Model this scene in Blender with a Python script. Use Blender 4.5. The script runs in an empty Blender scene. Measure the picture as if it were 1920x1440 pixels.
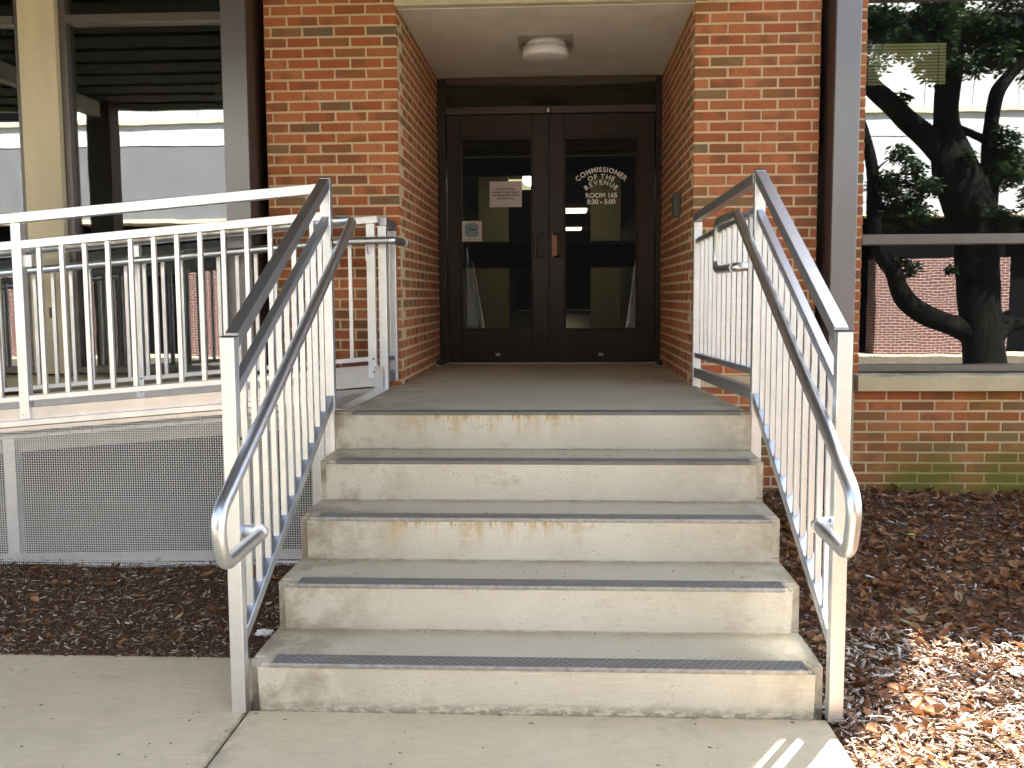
import bpy, bmesh, math, random
import numpy as np
from mathutils import Vector, Matrix, Quaternion

random.seed(7); RNG = np.random.default_rng(7)
S = bpy.context.scene
COL = S.collection

# ------------------------------------------------------------------ camera
cam_d = bpy.data.cameras.new('camera'); cam = bpy.data.objects.new('camera', cam_d); COL.objects.link(cam)
R_ = Vector((0.9986532, 0.05153997, -0.00595126)); U_ = Vector((0.00122646, 0.09122289, 0.99582974)); D_ = Vector((-0.05186793, 0.99449586, -0.09103682))
m = Matrix((( R_.x, U_.x, -D_.x, 0.1088), (R_.y, U_.y, -D_.y, -3.4101), (R_.z, U_.z, -D_.z, 1.5292), (0, 0, 0, 1)))
cam.matrix_world = m
cam_d.sensor_width = 36; cam_d.lens = 33.893; cam_d.clip_start = 0.05; cam_d.clip_end = 600
S.camera = cam
# ------------------------------------------------------------------ sky, sun, exposure
SUN_EL = math.radians(52); SX, SY = 0.525, 0.851
W = bpy.data.worlds.new('World'); S.world = W; W.use_nodes = True
wn = W.node_tree.nodes; wl = W.node_tree.links; wn.clear()
sky = wn.new('ShaderNodeTexSky'); sky.sky_type = 'NISHITA'; sky.sun_disc = False
sky.sun_elevation = SUN_EL; sky.sun_rotation = math.atan2(SX, SY); sky.air_density = 1.0; sky.dust_density = .9; sky.ozone_density = 0.6
bg = wn.new('ShaderNodeBackground'); bg.inputs['Strength'].default_value = 0.085
out = wn.new('ShaderNodeOutputWorld'); hs = wn.new('ShaderNodeHueSaturation'); hs.inputs['Saturation'].default_value = 0.72; wl.new(sky.outputs[0], hs.inputs['Color']); wl.new(hs.outputs[0], bg.inputs[0]); wl.new(bg.outputs[0], out.inputs[0])
sun_d = bpy.data.lights.new('sun', 'SUN'); sun = bpy.data.objects.new('sun', sun_d); COL.objects.link(sun)
sun_d.energy = 5.0; sun_d.angle = math.radians(0.53); sun_d.color = (1.0, 0.955, 0.88)
sv = Vector((SX * math.cos(SUN_EL), SY * math.cos(SUN_EL), math.sin(SUN_EL))).normalized()
sun.rotation_euler = sv.to_track_quat('Z', 'Y').to_euler()
S.view_settings.view_transform = 'Standard'; S.view_settings.look = 'None'; S.view_settings.gamma = 1.0
S.view_settings.exposure = 3.32; S.view_settings.use_curve_mapping = False
S.render.engine = 'CYCLES'
S.cycles.max_bounces = 10; S.cycles.diffuse_bounces = 6; S.cycles.glossy_bounces = 6; S.cycles.transmission_bounces = 6; S.cycles.transparent_max_bounces = 12
S.cycles.use_denoising = True; S.cycles.caustics_reflective = True; S.cycles.blur_glossy = 0.3; S.cycles.sample_clamp_indirect = 6

# ------------------------------------------------------------------ node helpers
def mat(name):
    M = bpy.data.materials.new(name); M.use_nodes = True
    nt = M.node_tree; b = nt.nodes['Principled BSDF']
    return M, nt, b
def N(nt, t, **kw):
    n = nt.nodes.new(t)
    for k, v in kw.items():
        if k.startswith('i_'):
            n.inputs[k[2:].replace('_', ' ')].default_value = v
        elif k[0] == 'i' and k[1:].isdigit():
            n.inputs[int(k[1:])].default_value = v
        else: setattr(n, k, v)
    return n
def noise(nt, vec, scale, detail=4, rough=0.55):
    n = N(nt, 'ShaderNodeTexNoise'); n.inputs['Scale'].default_value = scale; n.inputs['Detail'].default_value = detail; n.inputs['Roughness'].default_value = rough
    if vec is not None: nt.links.new(vec, n.inputs['Vector'])
    return n.outputs['Fac']
def ramp(nt, fac, stops, interp='LINEAR'):
    r = N(nt, 'ShaderNodeValToRGB'); cr = r.color_ramp; cr.interpolation = interp
    while len(cr.elements) > 1: cr.elements.remove(cr.elements[-1])
    for i, (p, c) in enumerate(stops):
        e = cr.elements[0] if i == 0 else cr.elements.new(p)
        e.position = p; e.color = (c, c, c, 1) if not hasattr(c, '__len__') else (*c, 1)
    nt.links.new(fac, r.inputs[0]); return r.outputs[0]
def mixc(nt, fac, a, b, mode='MIX'):
    n = N(nt, 'ShaderNodeMix', data_type='RGBA', blend_type=mode)
    for s, v in ((n.inputs[0], fac), (n.inputs[6], a), (n.inputs[7], b)):
        if isinstance(v, (int, float)): s.default_value = v
        elif hasattr(v, '__len__'): s.default_value = (*v, 1)
        else: nt.links.new(v, s)
    return n.outputs[2]
def mth(nt, op, a, b=0.0, clamp=False):
    n = N(nt, 'ShaderNodeMath', operation=op, use_clamp=clamp)
    for s, v in ((n.inputs[0], a), (n.inputs[1], b)):
        if isinstance(v, (int, float)): s.default_value = v
        else: nt.links.new(v, s)
    return n.outputs[0]
def geo_pos(nt): return N(nt, 'ShaderNodeNewGeometry').outputs['Position']
def objc(nt): return N(nt, 'ShaderNodeTexCoord').outputs['Object']
def orand(nt): return N(nt, 'ShaderNodeObjectInfo').outputs['Random']
def scaled(nt, vec, s):
    n = N(nt, 'ShaderNodeVectorMath', operation='MULTIPLY'); nt.links.new(vec, n.inputs[0]); n.inputs[1].default_value = s; return n.outputs[0]
def offs(nt, vec, rnd, k=37.0):
    n = N(nt, 'ShaderNodeVectorMath', operation='ADD'); nt.links.new(vec, n.inputs[0])
    c = N(nt, 'ShaderNodeCombineXYZ'); v = mth(nt, 'MULTIPLY', rnd, k)
    for i in range(3): nt.links.new(v, c.inputs[i])
    nt.links.new(c.outputs[0], n.inputs[1]); return n.outputs[0]
def bump(nt, b, h, strength=0.3, dist=0.01):
    n = N(nt, 'ShaderNodeBump'); n.inputs['Strength'].default_value = strength; n.inputs['Distance'].default_value = dist
    nt.links.new(h, n.inputs['Height']); nt.links.new(n.outputs[0], b.inputs['Normal']); return n
def sep(nt, v):
    s = N(nt, 'ShaderNodeSeparateXYZ'); nt.links.new(v, s.inputs[0]); return s.outputs
def mrange(nt, v, a, b, c=0.0, d=1.0):
    n = N(nt, 'ShaderNodeMapRange'); nt.links.new(v, n.inputs[0])
    for i, x in enumerate((a, b, c, d)): n.inputs[i + 1].default_value = x
    return n.outputs[0]

# ------------------------------------------------------------------ materials
def m_brick(moss=False):
    M, nt, b = mat('fired_brick_mossy' if moss else 'fired_brick'); L = nt.links
    r = orand(nt); p = offs(nt, objc(nt), r)
    base = ramp(nt, r, [(0, (.40, .125, .048)), (.14, (.445, .155, .060)), (.30, (.36, .108, .044)), (.44, (.46, .178, .072)), (.60, (.385, .145, .058)),
                        (.74, (.30, .105, .043)), (.84, (.26, .125, .050)), (.90, (.22, .15, .07)), (.955, (.14, .13, .085)), (.98, (.37, .10, .04))], 'CONSTANT')
    n1 = noise(nt, p, 9, 3); n2 = noise(nt, p, 60, 4, .7); n3 = noise(nt, p, 4.5, 1)
    c = mixc(nt, ramp(nt, n3, [(.52, 0), (.62, .75)]), base, (.15, .085, .04))
    c = mixc(nt, ramp(nt, n1, [(.3, 0), (.75, .4)]), c, (.39, .125, .060))
    c = mixc(nt, ramp(nt, n2, [(.35, 0), (.5, .0), (.72, .45)]), c, (.16, .05, .025))
    pos = geo_pos(nt)
    sp = noise(nt, pos, 170, 2, .8)
    c = mixc(nt, ramp(nt, sp, [(.70, 0), (.76, .6)]), c, (.5, .36, .24))
    if moss:
        x, y, z = sep(nt, pos)
        mz = mrange(nt, z, .78, .34); n4 = noise(nt, pos, 2.3, 4); n5 = noise(nt, scaled(nt, pos, (3.2, 1, .35)), 1.3, 2)
        f = mth(nt, 'MULTIPLY', mz, ramp(nt, n4, [(.30, .05), (.6, 1)]), True)
        f2 = mth(nt, 'MULTIPLY', mrange(nt, x, 2.62, 3.0), ramp(nt, n5, [(.42, 0), (.60, 1)]), True)
        f = mth(nt, 'MAXIMUM', mth(nt, 'MULTIPLY', f, 1.0), mth(nt, 'MULTIPLY', f2, .9))
        c = mixc(nt, mth(nt, 'MULTIPLY', f, .88), c, (.115, .125, .018))
    L.new(c, b.inputs['Base Color']); b.inputs['Roughness'].default_value = .85; b.inputs['Specular IOR Level'].default_value = .25
    h = mth(nt, 'ADD', noise(nt, p, 120, 5, .7), mth(nt, 'MULTIPLY', noise(nt, p, 22, 3), 1.5)); bump(nt, b, h, .35, .004)
    return M
def m_mortar(moss=False):
    M, nt, b = mat('mortar_mossy' if moss else 'mortar'); pos = geo_pos(nt)
    n1 = noise(nt, pos, 14, 4); n2 = noise(nt, pos, 260, 3, .8)
    c = mixc(nt, n1, (.66, .485, .29), (.80, .62, .41)); c = mixc(nt, ramp(nt, n2, [(.35, .5), (.6, 0)]), c, (.22, .16, .1))
    if moss:
        x, y, z = sep(nt, pos); f = mth(nt, 'MULTIPLY', mrange(nt, z, .80, .36), ramp(nt, noise(nt, pos, 2.3, 4), [(.30, .05), (.6, 1)]), True)
        c = mixc(nt, mth(nt, 'MULTIPLY', f, .8), c, (.20, .21, .04))
    nt.links.new(c, b.inputs['Base Color']); b.inputs['Roughness'].default_value = .95; b.inputs['Specular IOR Level'].default_value = .1
    bump(nt, b, mth(nt, 'ADD', n2, mth(nt, 'MULTIPLY', noise(nt, pos, 60, 3), 2.0)), .6, .004); return M
def m_stair_concrete():
    M, nt, b = mat('weathered_concrete'); pos = geo_pos(nt); x, y, z = sep(nt, pos)
    nz = sep(nt, N(nt, 'ShaderNodeNewGeometry').outputs['Normal'])[2]; flat = mrange(nt, nz, .4, .8)
    big = noise(nt, pos, 2.2, 5, .6); med = noise(nt, scaled(nt, pos, (1, 1, 1.6)), 7, 6, .7); streak = noise(nt, scaled(nt, pos, (2.0, 8, 60)), 3, 4, .6)
    c = mixc(nt, ramp(nt, big, [(.3, 0), (.7, 1)]), (.57, .52, .41), (.67, .625, .52))
    c = mixc(nt, ramp(nt, streak, [(.5, 0), (.75, .30)]), c, (.74, .69, .57))
    # treads toned warmer and darker, countering the sky's blue light in the colour
    c = mixc(nt, mth(nt, 'MULTIPLY', flat, mth(nt, 'ADD', mth(nt, 'MULTIPLY', big, .5), .30), True), c, (.42, .345, .215))
    c = mixc(nt, ramp(nt, med, [(.58, 0), (.72, .5)]), c, (.40, .335, .225))
    # dark contact line and grime where each riser meets the tread below
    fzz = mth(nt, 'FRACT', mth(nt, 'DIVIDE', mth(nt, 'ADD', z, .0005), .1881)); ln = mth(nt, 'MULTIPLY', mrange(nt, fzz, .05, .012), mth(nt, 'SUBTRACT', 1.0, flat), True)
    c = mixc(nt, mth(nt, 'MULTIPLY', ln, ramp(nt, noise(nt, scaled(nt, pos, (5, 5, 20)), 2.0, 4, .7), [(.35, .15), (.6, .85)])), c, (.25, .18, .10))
    fy = mth(nt, 'FRACT', mth(nt, 'DIVIDE', mth(nt, 'ADD', y, .022), .3643)); gr = mth(nt, 'MULTIPLY', mth(nt, 'MULTIPLY', mrange(nt, fy, .80, 1.0), flat), ramp(nt, noise(nt, pos, 6, 5, .7), [(.35, .1), (.6, .8)]), True); gr = mth(nt, 'MULTIPLY', gr, mth(nt, 'LESS_THAN', y, 1.45))
    c = mixc(nt, gr, c, (.33, .25, .14))
    # dirt gathered near both ends, heavier on the ramp side
    nx = mth(nt, 'ABSOLUTE', mth(nt, 'SUBTRACT', x, .10)); dirt = mth(nt, 'MULTIPLY', mrange(nt, nx, .55, 1.12), ramp(nt, noise(nt, pos, 4.5, 5, .7), [(.42, 0), (.58, 1)]), True)
    c = mixc(nt, mth(nt, 'MULTIPLY', dirt, .75), c, (.23, .175, .10))
    # rust run-off below the fixings of two of the strips
    fz = mth(nt, 'FRACT', mth(nt, 'DIVIDE', z, .1881)); up = mrange(nt, fz, .15, .90); hot = mrange(nt, fz, .70, .92)
    pl = N(nt, 'ShaderNodeVectorMath', operation='ADD'); nt.links.new(pos, pl.inputs[0]); cbx = N(nt, 'ShaderNodeCombineXYZ'); nt.links.new(mth(nt, 'MULTIPLY', mth(nt, 'FLOOR', mth(nt, 'DIVIDE', z, .1881)), 3.71), cbx.inputs[0]); nt.links.new(cbx.outputs[0], pl.inputs[1]); posr = pl.outputs[0]
    run = noise(nt, scaled(nt, posr, (13, 0, .5)), 1.0, 3, .6); blob = noise(nt, pos, 30, 4, .6); spots = noise(nt, scaled(nt, posr, (34, 0, 9)), 1.0, 3, .6)
    k = mth(nt, 'MULTIPLY', ramp(nt, run, [(.47, 0), (.62, .85)]), mth(nt, 'MULTIPLY', up, ramp(nt, blob, [(.34, .1), (.62, 1)])), True)
    k = mth(nt, 'MAXIMUM', k, mth(nt, 'MULTIPLY', hot, ramp(nt, spots, [(.50, 0), (.58, 1)])))
    lvl = mth(nt, 'FLOOR', mth(nt, 'DIVIDE', z, .1881)); sel = mth(nt, 'MAXIMUM', mth(nt, 'COMPARE', lvl, 4.0), mth(nt, 'COMPARE', lvl, 2.0)); sel = mth(nt, 'ADD', mth(nt, 'MULTIPLY', sel, .85), .10)
    win = mth(nt, 'MULTIPLY', mrange(nt, x, -.85, -.55), mrange(nt, x, .30, .12)); k = mth(nt, 'MULTIPLY', mth(nt, 'MULTIPLY', k, sel), mth(nt, 'MULTIPLY', win, mth(nt, 'SUBTRACT', 1.0, flat)), True)
    for xc_, w_, lv, st in ((-.43, .045, 4, .9), (-.02, .03, 4, .5), (.08, .02, 4, .5), (-.62, .05, 2, .7), (-.25, .03, 2, .8)):
        g_ = mth(nt, 'MULTIPLY', mrange(nt, mth(nt, 'ABSOLUTE', mth(nt, 'SUBTRACT', mth(nt, 'ADD', x, mth(nt, 'MULTIPLY', med, .06)), xc_ + .03)), w_, w_ * .15), mth(nt, 'COMPARE', lvl, float(lv)))
        k = mth(nt, 'MAXIMUM', k, mth(nt, 'MULTIPLY', mth(nt, 'MULTIPLY', g_, mth(nt, 'MULTIPLY', up, st)), mth(nt, 'MULTIPLY', ramp(nt, blob, [(.25, .2), (.55, 1)]), mth(nt, 'SUBTRACT', 1.0, flat)), True))
    c = mixc(nt, mth(nt, 'MULTIPLY', k, .9), c, (.42, .255, .045))
    # crumbling base line of the lowest riser
    bl = mth(nt, 'MULTIPLY', mrange(nt, z, .050, .010), ramp(nt, noise(nt, scaled(nt, pos, (9, 9, 22)), 2.2, 6, .8), [(.46, 0), (.52, 1)]), True)
    c = mixc(nt, mth(nt, 'MULTIPLY', bl, .8), c, (.24, .205, .145))
    pit = N(nt, 'ShaderNodeTexVoronoi', feature='F1'); pit.inputs['Scale'].default_value = 58; nt.links.new(offs(nt, pos, streak, .06), pit.inputs['Vector'])
    pm = mth(nt, 'MULTIPLY', ramp(nt, pit.outputs['Distance'], [(.10, 1), (.20, 0)]), ramp(nt, noise(nt, pos, 6, 4, .7), [(.50, 0), (.57, 1)]))
    c = mixc(nt, mth(nt, 'MULTIPLY', pm, .85), c, (.11, .085, .055))
    fine = noise(nt, pos, 300, 3, .8); c = mixc(nt, ramp(nt, fine, [(.3, .4), (.5, 0)]), c, (.30, .25, .17))
    nt.links.new(c, b.inputs['Base Color']); b.inputs['Roughness'].default_value = .68; b.inputs['Specular IOR Level'].default_value = .4
    h = mth(nt, 'SUBTRACT', mth(nt, 'ADD', mth(nt, 'MULTIPLY', streak, 1.0), mth(nt, 'MULTIPLY', fine, .4)), mth(nt, 'MULTIPLY', pm, 1.8))
    bump(nt, b, mth(nt, 'ADD', h, mth(nt, 'MULTIPLY', bl, -1.4)), .45, .005); return M
def m_walk():
    M, nt, b = mat('sidewalk_concrete'); pos = geo_pos(nt)
    rot = N(nt, 'ShaderNodeMapping'); nt.links.new(pos, rot.inputs[0]); rot.inputs['Rotation'].default_value = (0, 0, .9); rot.inputs['Scale'].default_value = (1.5, 40, 1)
    br = noise(nt, rot.outputs[0], 3, 4, .6); big = noise(nt, pos, 1.7, 5, .6); med = noise(nt, pos, 6, 5, .65)
    c = mixc(nt, ramp(nt, big, [(.32, 0), (.68, 1)]), (.56, .44, .275), (.65, .525, .345))
    c = mixc(nt, ramp(nt, med, [(.56, 0), (.72, .3)]), c, (.30, .245, .165))
    c = mixc(nt, ramp(nt, br, [(.40, 0), (.68, .40)]), c, (.68, .59, .43))
    w2 = N(nt, 'ShaderNodeTexNoise'); w2.inputs['Scale'].default_value = 2.6; w2.inputs['Detail'].default_value = 4; w2.inputs['Distortion'].default_value = 1.6; nt.links.new(pos, w2.inputs[0])
    c = mixc(nt, ramp(nt, w2.outputs['Fac'], [(.40, 0), (.49, .16), (.57, 0)]), c, (.36, .30, .21))
    c = mixc(nt, ramp(nt, w2.outputs['Fac'], [(.55, 0), (.75, .35)]), c, (.38, .32, .22))
    x, y, z = sep(nt, pos); near = mth(nt, 'MULTIPLY', mrange(nt, mth(nt, 'ABSOLUTE', mth(nt, 'ADD', x, 1.06)), .10, .01), ramp(nt, noise(nt, pos, 14, 4), [(.4, 0), (.6, 1)]), True)
    c = mixc(nt, mth(nt, 'MULTIPLY', near, .5), c, (.25, .2, .14))
    pit = N(nt, 'ShaderNodeTexVoronoi', feature='F1'); pit.inputs['Scale'].default_value = 34; nt.links.new(pos, pit.inputs['Vector'])
    pm = mth(nt, 'MULTIPLY', ramp(nt, pit.outputs['Distance'], [(.05, 1), (.12, 0)]), ramp(nt, noise(nt, pos, 5, 3), [(.50, 0), (.58, 1)])); c = mixc(nt, mth(nt, 'MULTIPLY', pm, .7), c, (.12, .095, .065))
    fine = noise(nt, pos, 300, 3, .8); c = mixc(nt, ramp(nt, fine, [(.3, .3), (.5, 0)]), c, (.24, .2, .15))
    nt.links.new(c, b.inputs['Base Color']); b.inputs['Roughness'].default_value = .8; b.inputs['Specular IOR Level'].default_value = .3
    bump(nt, b, mth(nt, 'ADD', mth(nt, 'MULTIPLY', br, 1.3), mth(nt, 'MULTIPLY', fine, .5)), .5, .005); return M
def m_precast(col=(.52, .455, .31), moss=0.0, name='precast_concrete'):
    M, nt, b = mat(name); pos = geo_pos(nt)
    big = noise(nt, scaled(nt, pos, (3, 3, .6)), 1.5, 4); med = noise(nt, pos, 28, 4, .7); fine = noise(nt, pos, 420, 2, .8)
    dk = tuple(v * .78 for v in col)
    c = mixc(nt, ramp(nt, big, [(.35, 0), (.7, .7)]), col, dk); c = mixc(nt, ramp(nt, med, [(.5, 0), (.7, .3)]), c, dk)
    c = mixc(nt, ramp(nt, fine, [(.3, .4), (.48, 0)]), c, tuple(v * .5 for v in col))
    if moss:
        g = noise(nt, pos, 4, 4); x, y, z = sep(nt, pos)
        nrm = N(nt, 'ShaderNodeNewGeometry').outputs['Normal']; nz = sep(nt, nrm)[2]
        f = mth(nt, 'MULTIPLY', ramp(nt, g, [(.38, .1), (.62, 1)]), mth(nt, 'ADD', mth(nt, 'MULTIPLY', mrange(nt, nz, .3, .8), .8), .12), True)
        c = mixc(nt, mth(nt, 'MULTIPLY', f, moss), c, (.17, .175, .09))
    nt.links.new(c, b.inputs['Base Color']); b.inputs['Roughness'].default_value = .9; b.inputs['Specular IOR Level'].default_value = .2
    bump(nt, b, fine, .25, .003); return M
def m_alu(name='aluminium', rough=.30, col=(.80, .80, .79), brushed=True):
    M, nt, b = mat(name); r = orand(nt); p = offs(nt, objc(nt), r); pos = geo_pos(nt)
    b.inputs['Metallic'].default_value = 1.0
    n1 = noise(nt, pos, 6, 5, .65); n2 = noise(nt, scaled(nt, p, (220, 220, 6)), 1, 3, .6); sm = noise(nt, pos, 38, 4, .7)
    c = mixc(nt, ramp(nt, n1, [(.35, 0), (.7, 1)]), col, tuple(v * .86 for v in col))
    c = mixc(nt, ramp(nt, sm, [(.62, 0), (.72, .35)]), c, tuple(v * .6 for v in col))
    nt.links.new(c, b.inputs['Base Color'])
    rr = mth(nt, 'ADD', mth(nt, 'MULTIPLY', n1, .16), mth(nt, 'ADD', mth(nt, 'MULTIPLY', sm, .12), rough - .14)); nt.links.new(rr, b.inputs['Roughness'])
    if brushed: bump(nt, b, mth(nt, 'ADD', n2, mth(nt, 'MULTIPLY', sm, .5)), .06, .002)
    else: bump(nt, b, sm, .05, .002)
    return M
def m_tread():
    M, nt, b = mat('tread_plate'); pos = geo_pos(nt); b.inputs['Metallic'].default_value = .75
    def stripe(ang, s):
        mp = N(nt, 'ShaderNodeMapping'); nt.links.new(pos, mp.inputs[0]); mp.inputs['Rotation'].default_value = (0, 0, ang)
        w = N(nt, 'ShaderNodeTexWave'); w.inputs['Scale'].default_value = s; nt.links.new(mp.outputs[0], w.inputs['Vector']); return w.outputs['Fac']
    a = stripe(.55, 13); c2 = stripe(-.75, 13); h = ramp(nt, mth(nt, 'MAXIMUM', a, c2), [(.80, 0), (.98, .7)])
    n1 = noise(nt, pos, 260, 3, .8); n2 = noise(nt, pos, 12, 4)
    c = mixc(nt, ramp(nt, n1, [(.35, 0), (.65, 1)]), (.11, .108, .105), (.34, .335, .325)); c = mixc(nt, mth(nt, 'MULTIPLY', h, .55), c, (.5, .5, .5))
    c = mixc(nt, ramp(nt, n2, [(.5, 0), (.7, .4)]), c, (.22, .2, .16))
    nt.links.new(c, b.inputs['Base Color']); b.inputs['Roughness'].default_value = .5
    bump(nt, b, mth(nt, 'ADD', mth(nt, 'MULTIPLY', h, .8), mth(nt, 'MULTIPLY', n1, .5)), .5, .004); return M
def m_plain(name, col, rough=.6, metal=0.0, var=.15, scale=12, spec=.5, bmp=.05):
    M, nt, b = mat(name); pos = geo_pos(nt); n1 = noise(nt, pos, scale, 4); n2 = noise(nt, pos, scale * 14, 3, .7)
    c = mixc(nt, n1, tuple(v * (1 + var) for v in col), tuple(v * (1 - var) for v in col))
    nt.links.new(c, b.inputs['Base Color']); b.inputs['Roughness'].default_value = rough; b.inputs['Metallic'].default_value = metal; b.inputs['Specular IOR Level'].default_value = spec
    if bmp: bump(nt, b, n2, bmp, .002)
    return M
def m_glass(name, refl=.3, tint=(.35, .38, .37), wav=.0):
    M = bpy.data.materials.new(name); M.use_nodes = True; nt = M.node_tree; nt.nodes.clear()
    o = N(nt, 'ShaderNodeOutputMaterial'); g = N(nt, 'ShaderNodeBsdfGlossy'); g.inputs['Roughness'].default_value = 0.0; g.inputs['Color'].default_value = (.93, .96, 1, 1)
    t = N(nt, 'ShaderNodeBsdfTransparent'); t.inputs['Color'].default_value = (*tint, 1)
    fr = N(nt, 'ShaderNodeFresnel'); fr.inputs['IOR'].default_value = 1.5
    f = mth(nt, 'MAXIMUM', fr.outputs[0], refl)
    pos = geo_pos(nt)
    if wav:
        nb = N(nt, 'ShaderNodeBump'); nb.inputs['Strength'].default_value = wav; nb.inputs['Distance'].default_value = .004
        nt.links.new(noise(nt, pos, 3.5, 1), nb.inputs['Height']); nt.links.new(nb.outputs[0], g.inputs['Normal'])
    mx = N(nt, 'ShaderNodeMixShader'); nt.links.new(f, mx.inputs[0]); nt.links.new(t.outputs[0], mx.inputs[1]); nt.links.new(g.outputs[0], mx.inputs[2])
    # faint dust film on the pane
    df = N(nt, 'ShaderNodeBsdfDiffuse'); df.inputs['Color'].default_value = (.35, .34, .31, 1); mx2 = N(nt, 'ShaderNodeMixShader')
    nt.links.new(ramp(nt, noise(nt, pos, 2.5, 5, .7), [(.3, .002), (.8, .014)]), mx2.inputs[0]); nt.links.new(mx.outputs[0], mx2.inputs[1]); nt.links.new(df.outputs[0], mx2.inputs[2])
    nt.links.new(mx2.outputs[0], o.inputs[0]); return M
def m_emit(name, col, s):
    M = bpy.data.materials.new(name); M.use_nodes = True; nt = M.node_tree; b = nt.nodes['Principled BSDF']
    b.inputs['Base Color'].default_value = (*col, 1); b.inputs['Emission Color'].default_value = (*col, 1); b.inputs['Emission Strength'].default_value = s; return M
def m_attr(name, stops, rough=.8, bmp=0, spec=.3, trans=0, nscale=60):
    M, nt, b = mat(name); a = N(nt, 'ShaderNodeAttribute', attribute_name='tint'); pos = geo_pos(nt)
    v = mth(nt, 'ADD', a.outputs['Fac'], mth(nt, 'MULTIPLY', mth(nt, 'SUBTRACT', noise(nt, pos, nscale, 3), .5), .22), True)
    c = ramp(nt, v, stops); nt.links.new(c, b.inputs['Base Color']); b.inputs['Roughness'].default_value = rough; b.inputs['Specular IOR Level'].default_value = spec
    if trans:
        t = N(nt, 'ShaderNodeBsdfTranslucent'); nt.links.new(c, t.inputs[0]); mx = N(nt, 'ShaderNodeMixShader'); mx.inputs[0].default_value = trans
        nt.links.new(b.outputs[0], mx.inputs[1]); nt.links.new(t.outputs[0], mx.inputs[2]); nt.links.new(mx.outputs[0], nt.nodes['Material Output'].inputs[0])
    return M
def m_soil():
    M, nt, b = mat('mulch_soil'); pos = geo_pos(nt)
    w = N(nt, 'ShaderNodeTexNoise'); w.inputs['Scale'].default_value = 45; w.inputs['Detail'].default_value = 6; w.inputs['Distortion'].default_value = 2.5; nt.links.new(pos, w.inputs[0])
    c = ramp(nt, w.outputs['Fac'], [(.3, (.038, .020, .011)), (.5, (.115, .060, .033)), (.7, (.21, .12, .068))])
    nt.links.new(c, b.inputs['Base Color']); b.inputs['Roughness'].default_value = .95; b.inputs['Specular IOR Level'].default_value = .1
    bump(nt, b, w.outputs['Fac'], .9, .015); return M
def m_lawn():
    M, nt, b = mat('lawn_grass'); pos = geo_pos(nt)
    c = mixc(nt, noise(nt, pos, .8, 4), (.045, .075, .018), (.085, .11, .03)); c = mixc(nt, ramp(nt, noise(nt, pos, 40, 3), [(.4, 0), (.7, .6)]), c, (.02, .035, .01))
    nt.links.new(c, b.inputs['Base Color']); b.inputs['Roughness'].default_value = 1; b.inputs['Specular IOR Level'].default_value = .1; return M
def m_farbrick():
    M, nt, b = mat('far_brickwork'); pos = geo_pos(nt)
    x, y, z = sep(nt, pos); cb = N(nt, 'ShaderNodeCombineXYZ'); nt.links.new(x, cb.inputs[0]); nt.links.new(z, cb.inputs[1])
    t = N(nt, 'ShaderNodeTexBrick'); nt.links.new(cb.outputs[0], t.inputs['Vector']); t.inputs['Scale'].default_value = 1.0
    t.inputs['Brick Width'].default_value = .2032; t.inputs['Row Height'].default_value = .0677; t.inputs['Mortar Size'].default_value = .006; t.inputs['Mortar Smooth'].default_value = .1
    t.inputs['Color1'].default_value = (.115, .038, .029, 1); t.inputs['Color2'].default_value = (.08, .030, .025, 1); t.inputs['Mortar'].default_value = (.46, .36, .30, 1); t.inputs['Bias'].default_value = -.2
    nt.links.new(t.outputs[0], b.inputs['Base Color']); b.inputs['Roughness'].default_value = .9; return M
def m_bark():
    M, nt, b = mat('bark'); pos = geo_pos(nt); n1 = noise(nt, scaled(nt, pos, (14, 14, 3)), 2, 6, .7)
    nt.links.new(ramp(nt, n1, [(.3, (.004, .0035, .003)), (.6, (.010, .009, .008)), (.8, (.03, .027, .025))]), b.inputs['Base Color']); b.inputs['Roughness'].default_value = .9
    bump(nt, b, n1, .6, .02); return M

BRICK, BRICKM, MORT, MORTM = m_brick(), m_brick(True), m_mortar(), m_mortar(True)
CONC, WALK = m_stair_concrete(), m_walk()
BEIGE = m_precast((.74, .65, .45), 0, 'beige_precast'); SILL = m_precast((.58, .48, .305), .9, 'sill_stone'); CEIL = m_precast((.72, .69, .645), 0, 'painted_plaster')
LINT = m_precast((.62, .56, .41), .3, 'lintel_stone')
ALU = m_alu('aluminium_extrusion', .42, (.90, .925, .95)); ALUT = m_alu('aluminium_tube', .36, (.74, .75, .77), False); ALUP = m_alu('aluminium_plate', .38, (.72, .71, .70))
TREAD = m_tread(); LIPM = m_plain('worn_lip_metal', (.36, .35, .33), .5, .6, .5, 40, .5, .5); WORN = m_plain('worn_dark_strip', (.19, .18, .165), .6, .4, .35, 18, .5, .4); BEAMM = m_plain('mottled_beam', (.40, .39, .31), .5, .35, .55, 5, .5, .1); SIDEM = m_plain('brown_side_lift', (.10, .058, .045), .5, .1, .1, 5); BRONZE = m_plain('bronze_anodised', (.105, .078, .068), .42, .35, .12, 8); DOORM = m_plain('bronze_door_paint', (.036, .026, .024), .38, .2, .15, 6)
COLM = m_plain('bronze_column_cladding', (.225, .222, .232), .36, .72, .06, 2.5, .5, .03)
FRAME = m_plain('bronze_window_frame', (.17, .155, .145), .42, .6, .12, 10)
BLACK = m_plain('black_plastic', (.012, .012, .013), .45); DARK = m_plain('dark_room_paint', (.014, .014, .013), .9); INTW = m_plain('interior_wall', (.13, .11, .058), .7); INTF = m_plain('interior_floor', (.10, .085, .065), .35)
GLW = m_glass('window_glass', .155, (.80, .82, .80), .07); GLD = m_glass('door_glass', .05, (.62, .62, .58))
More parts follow.
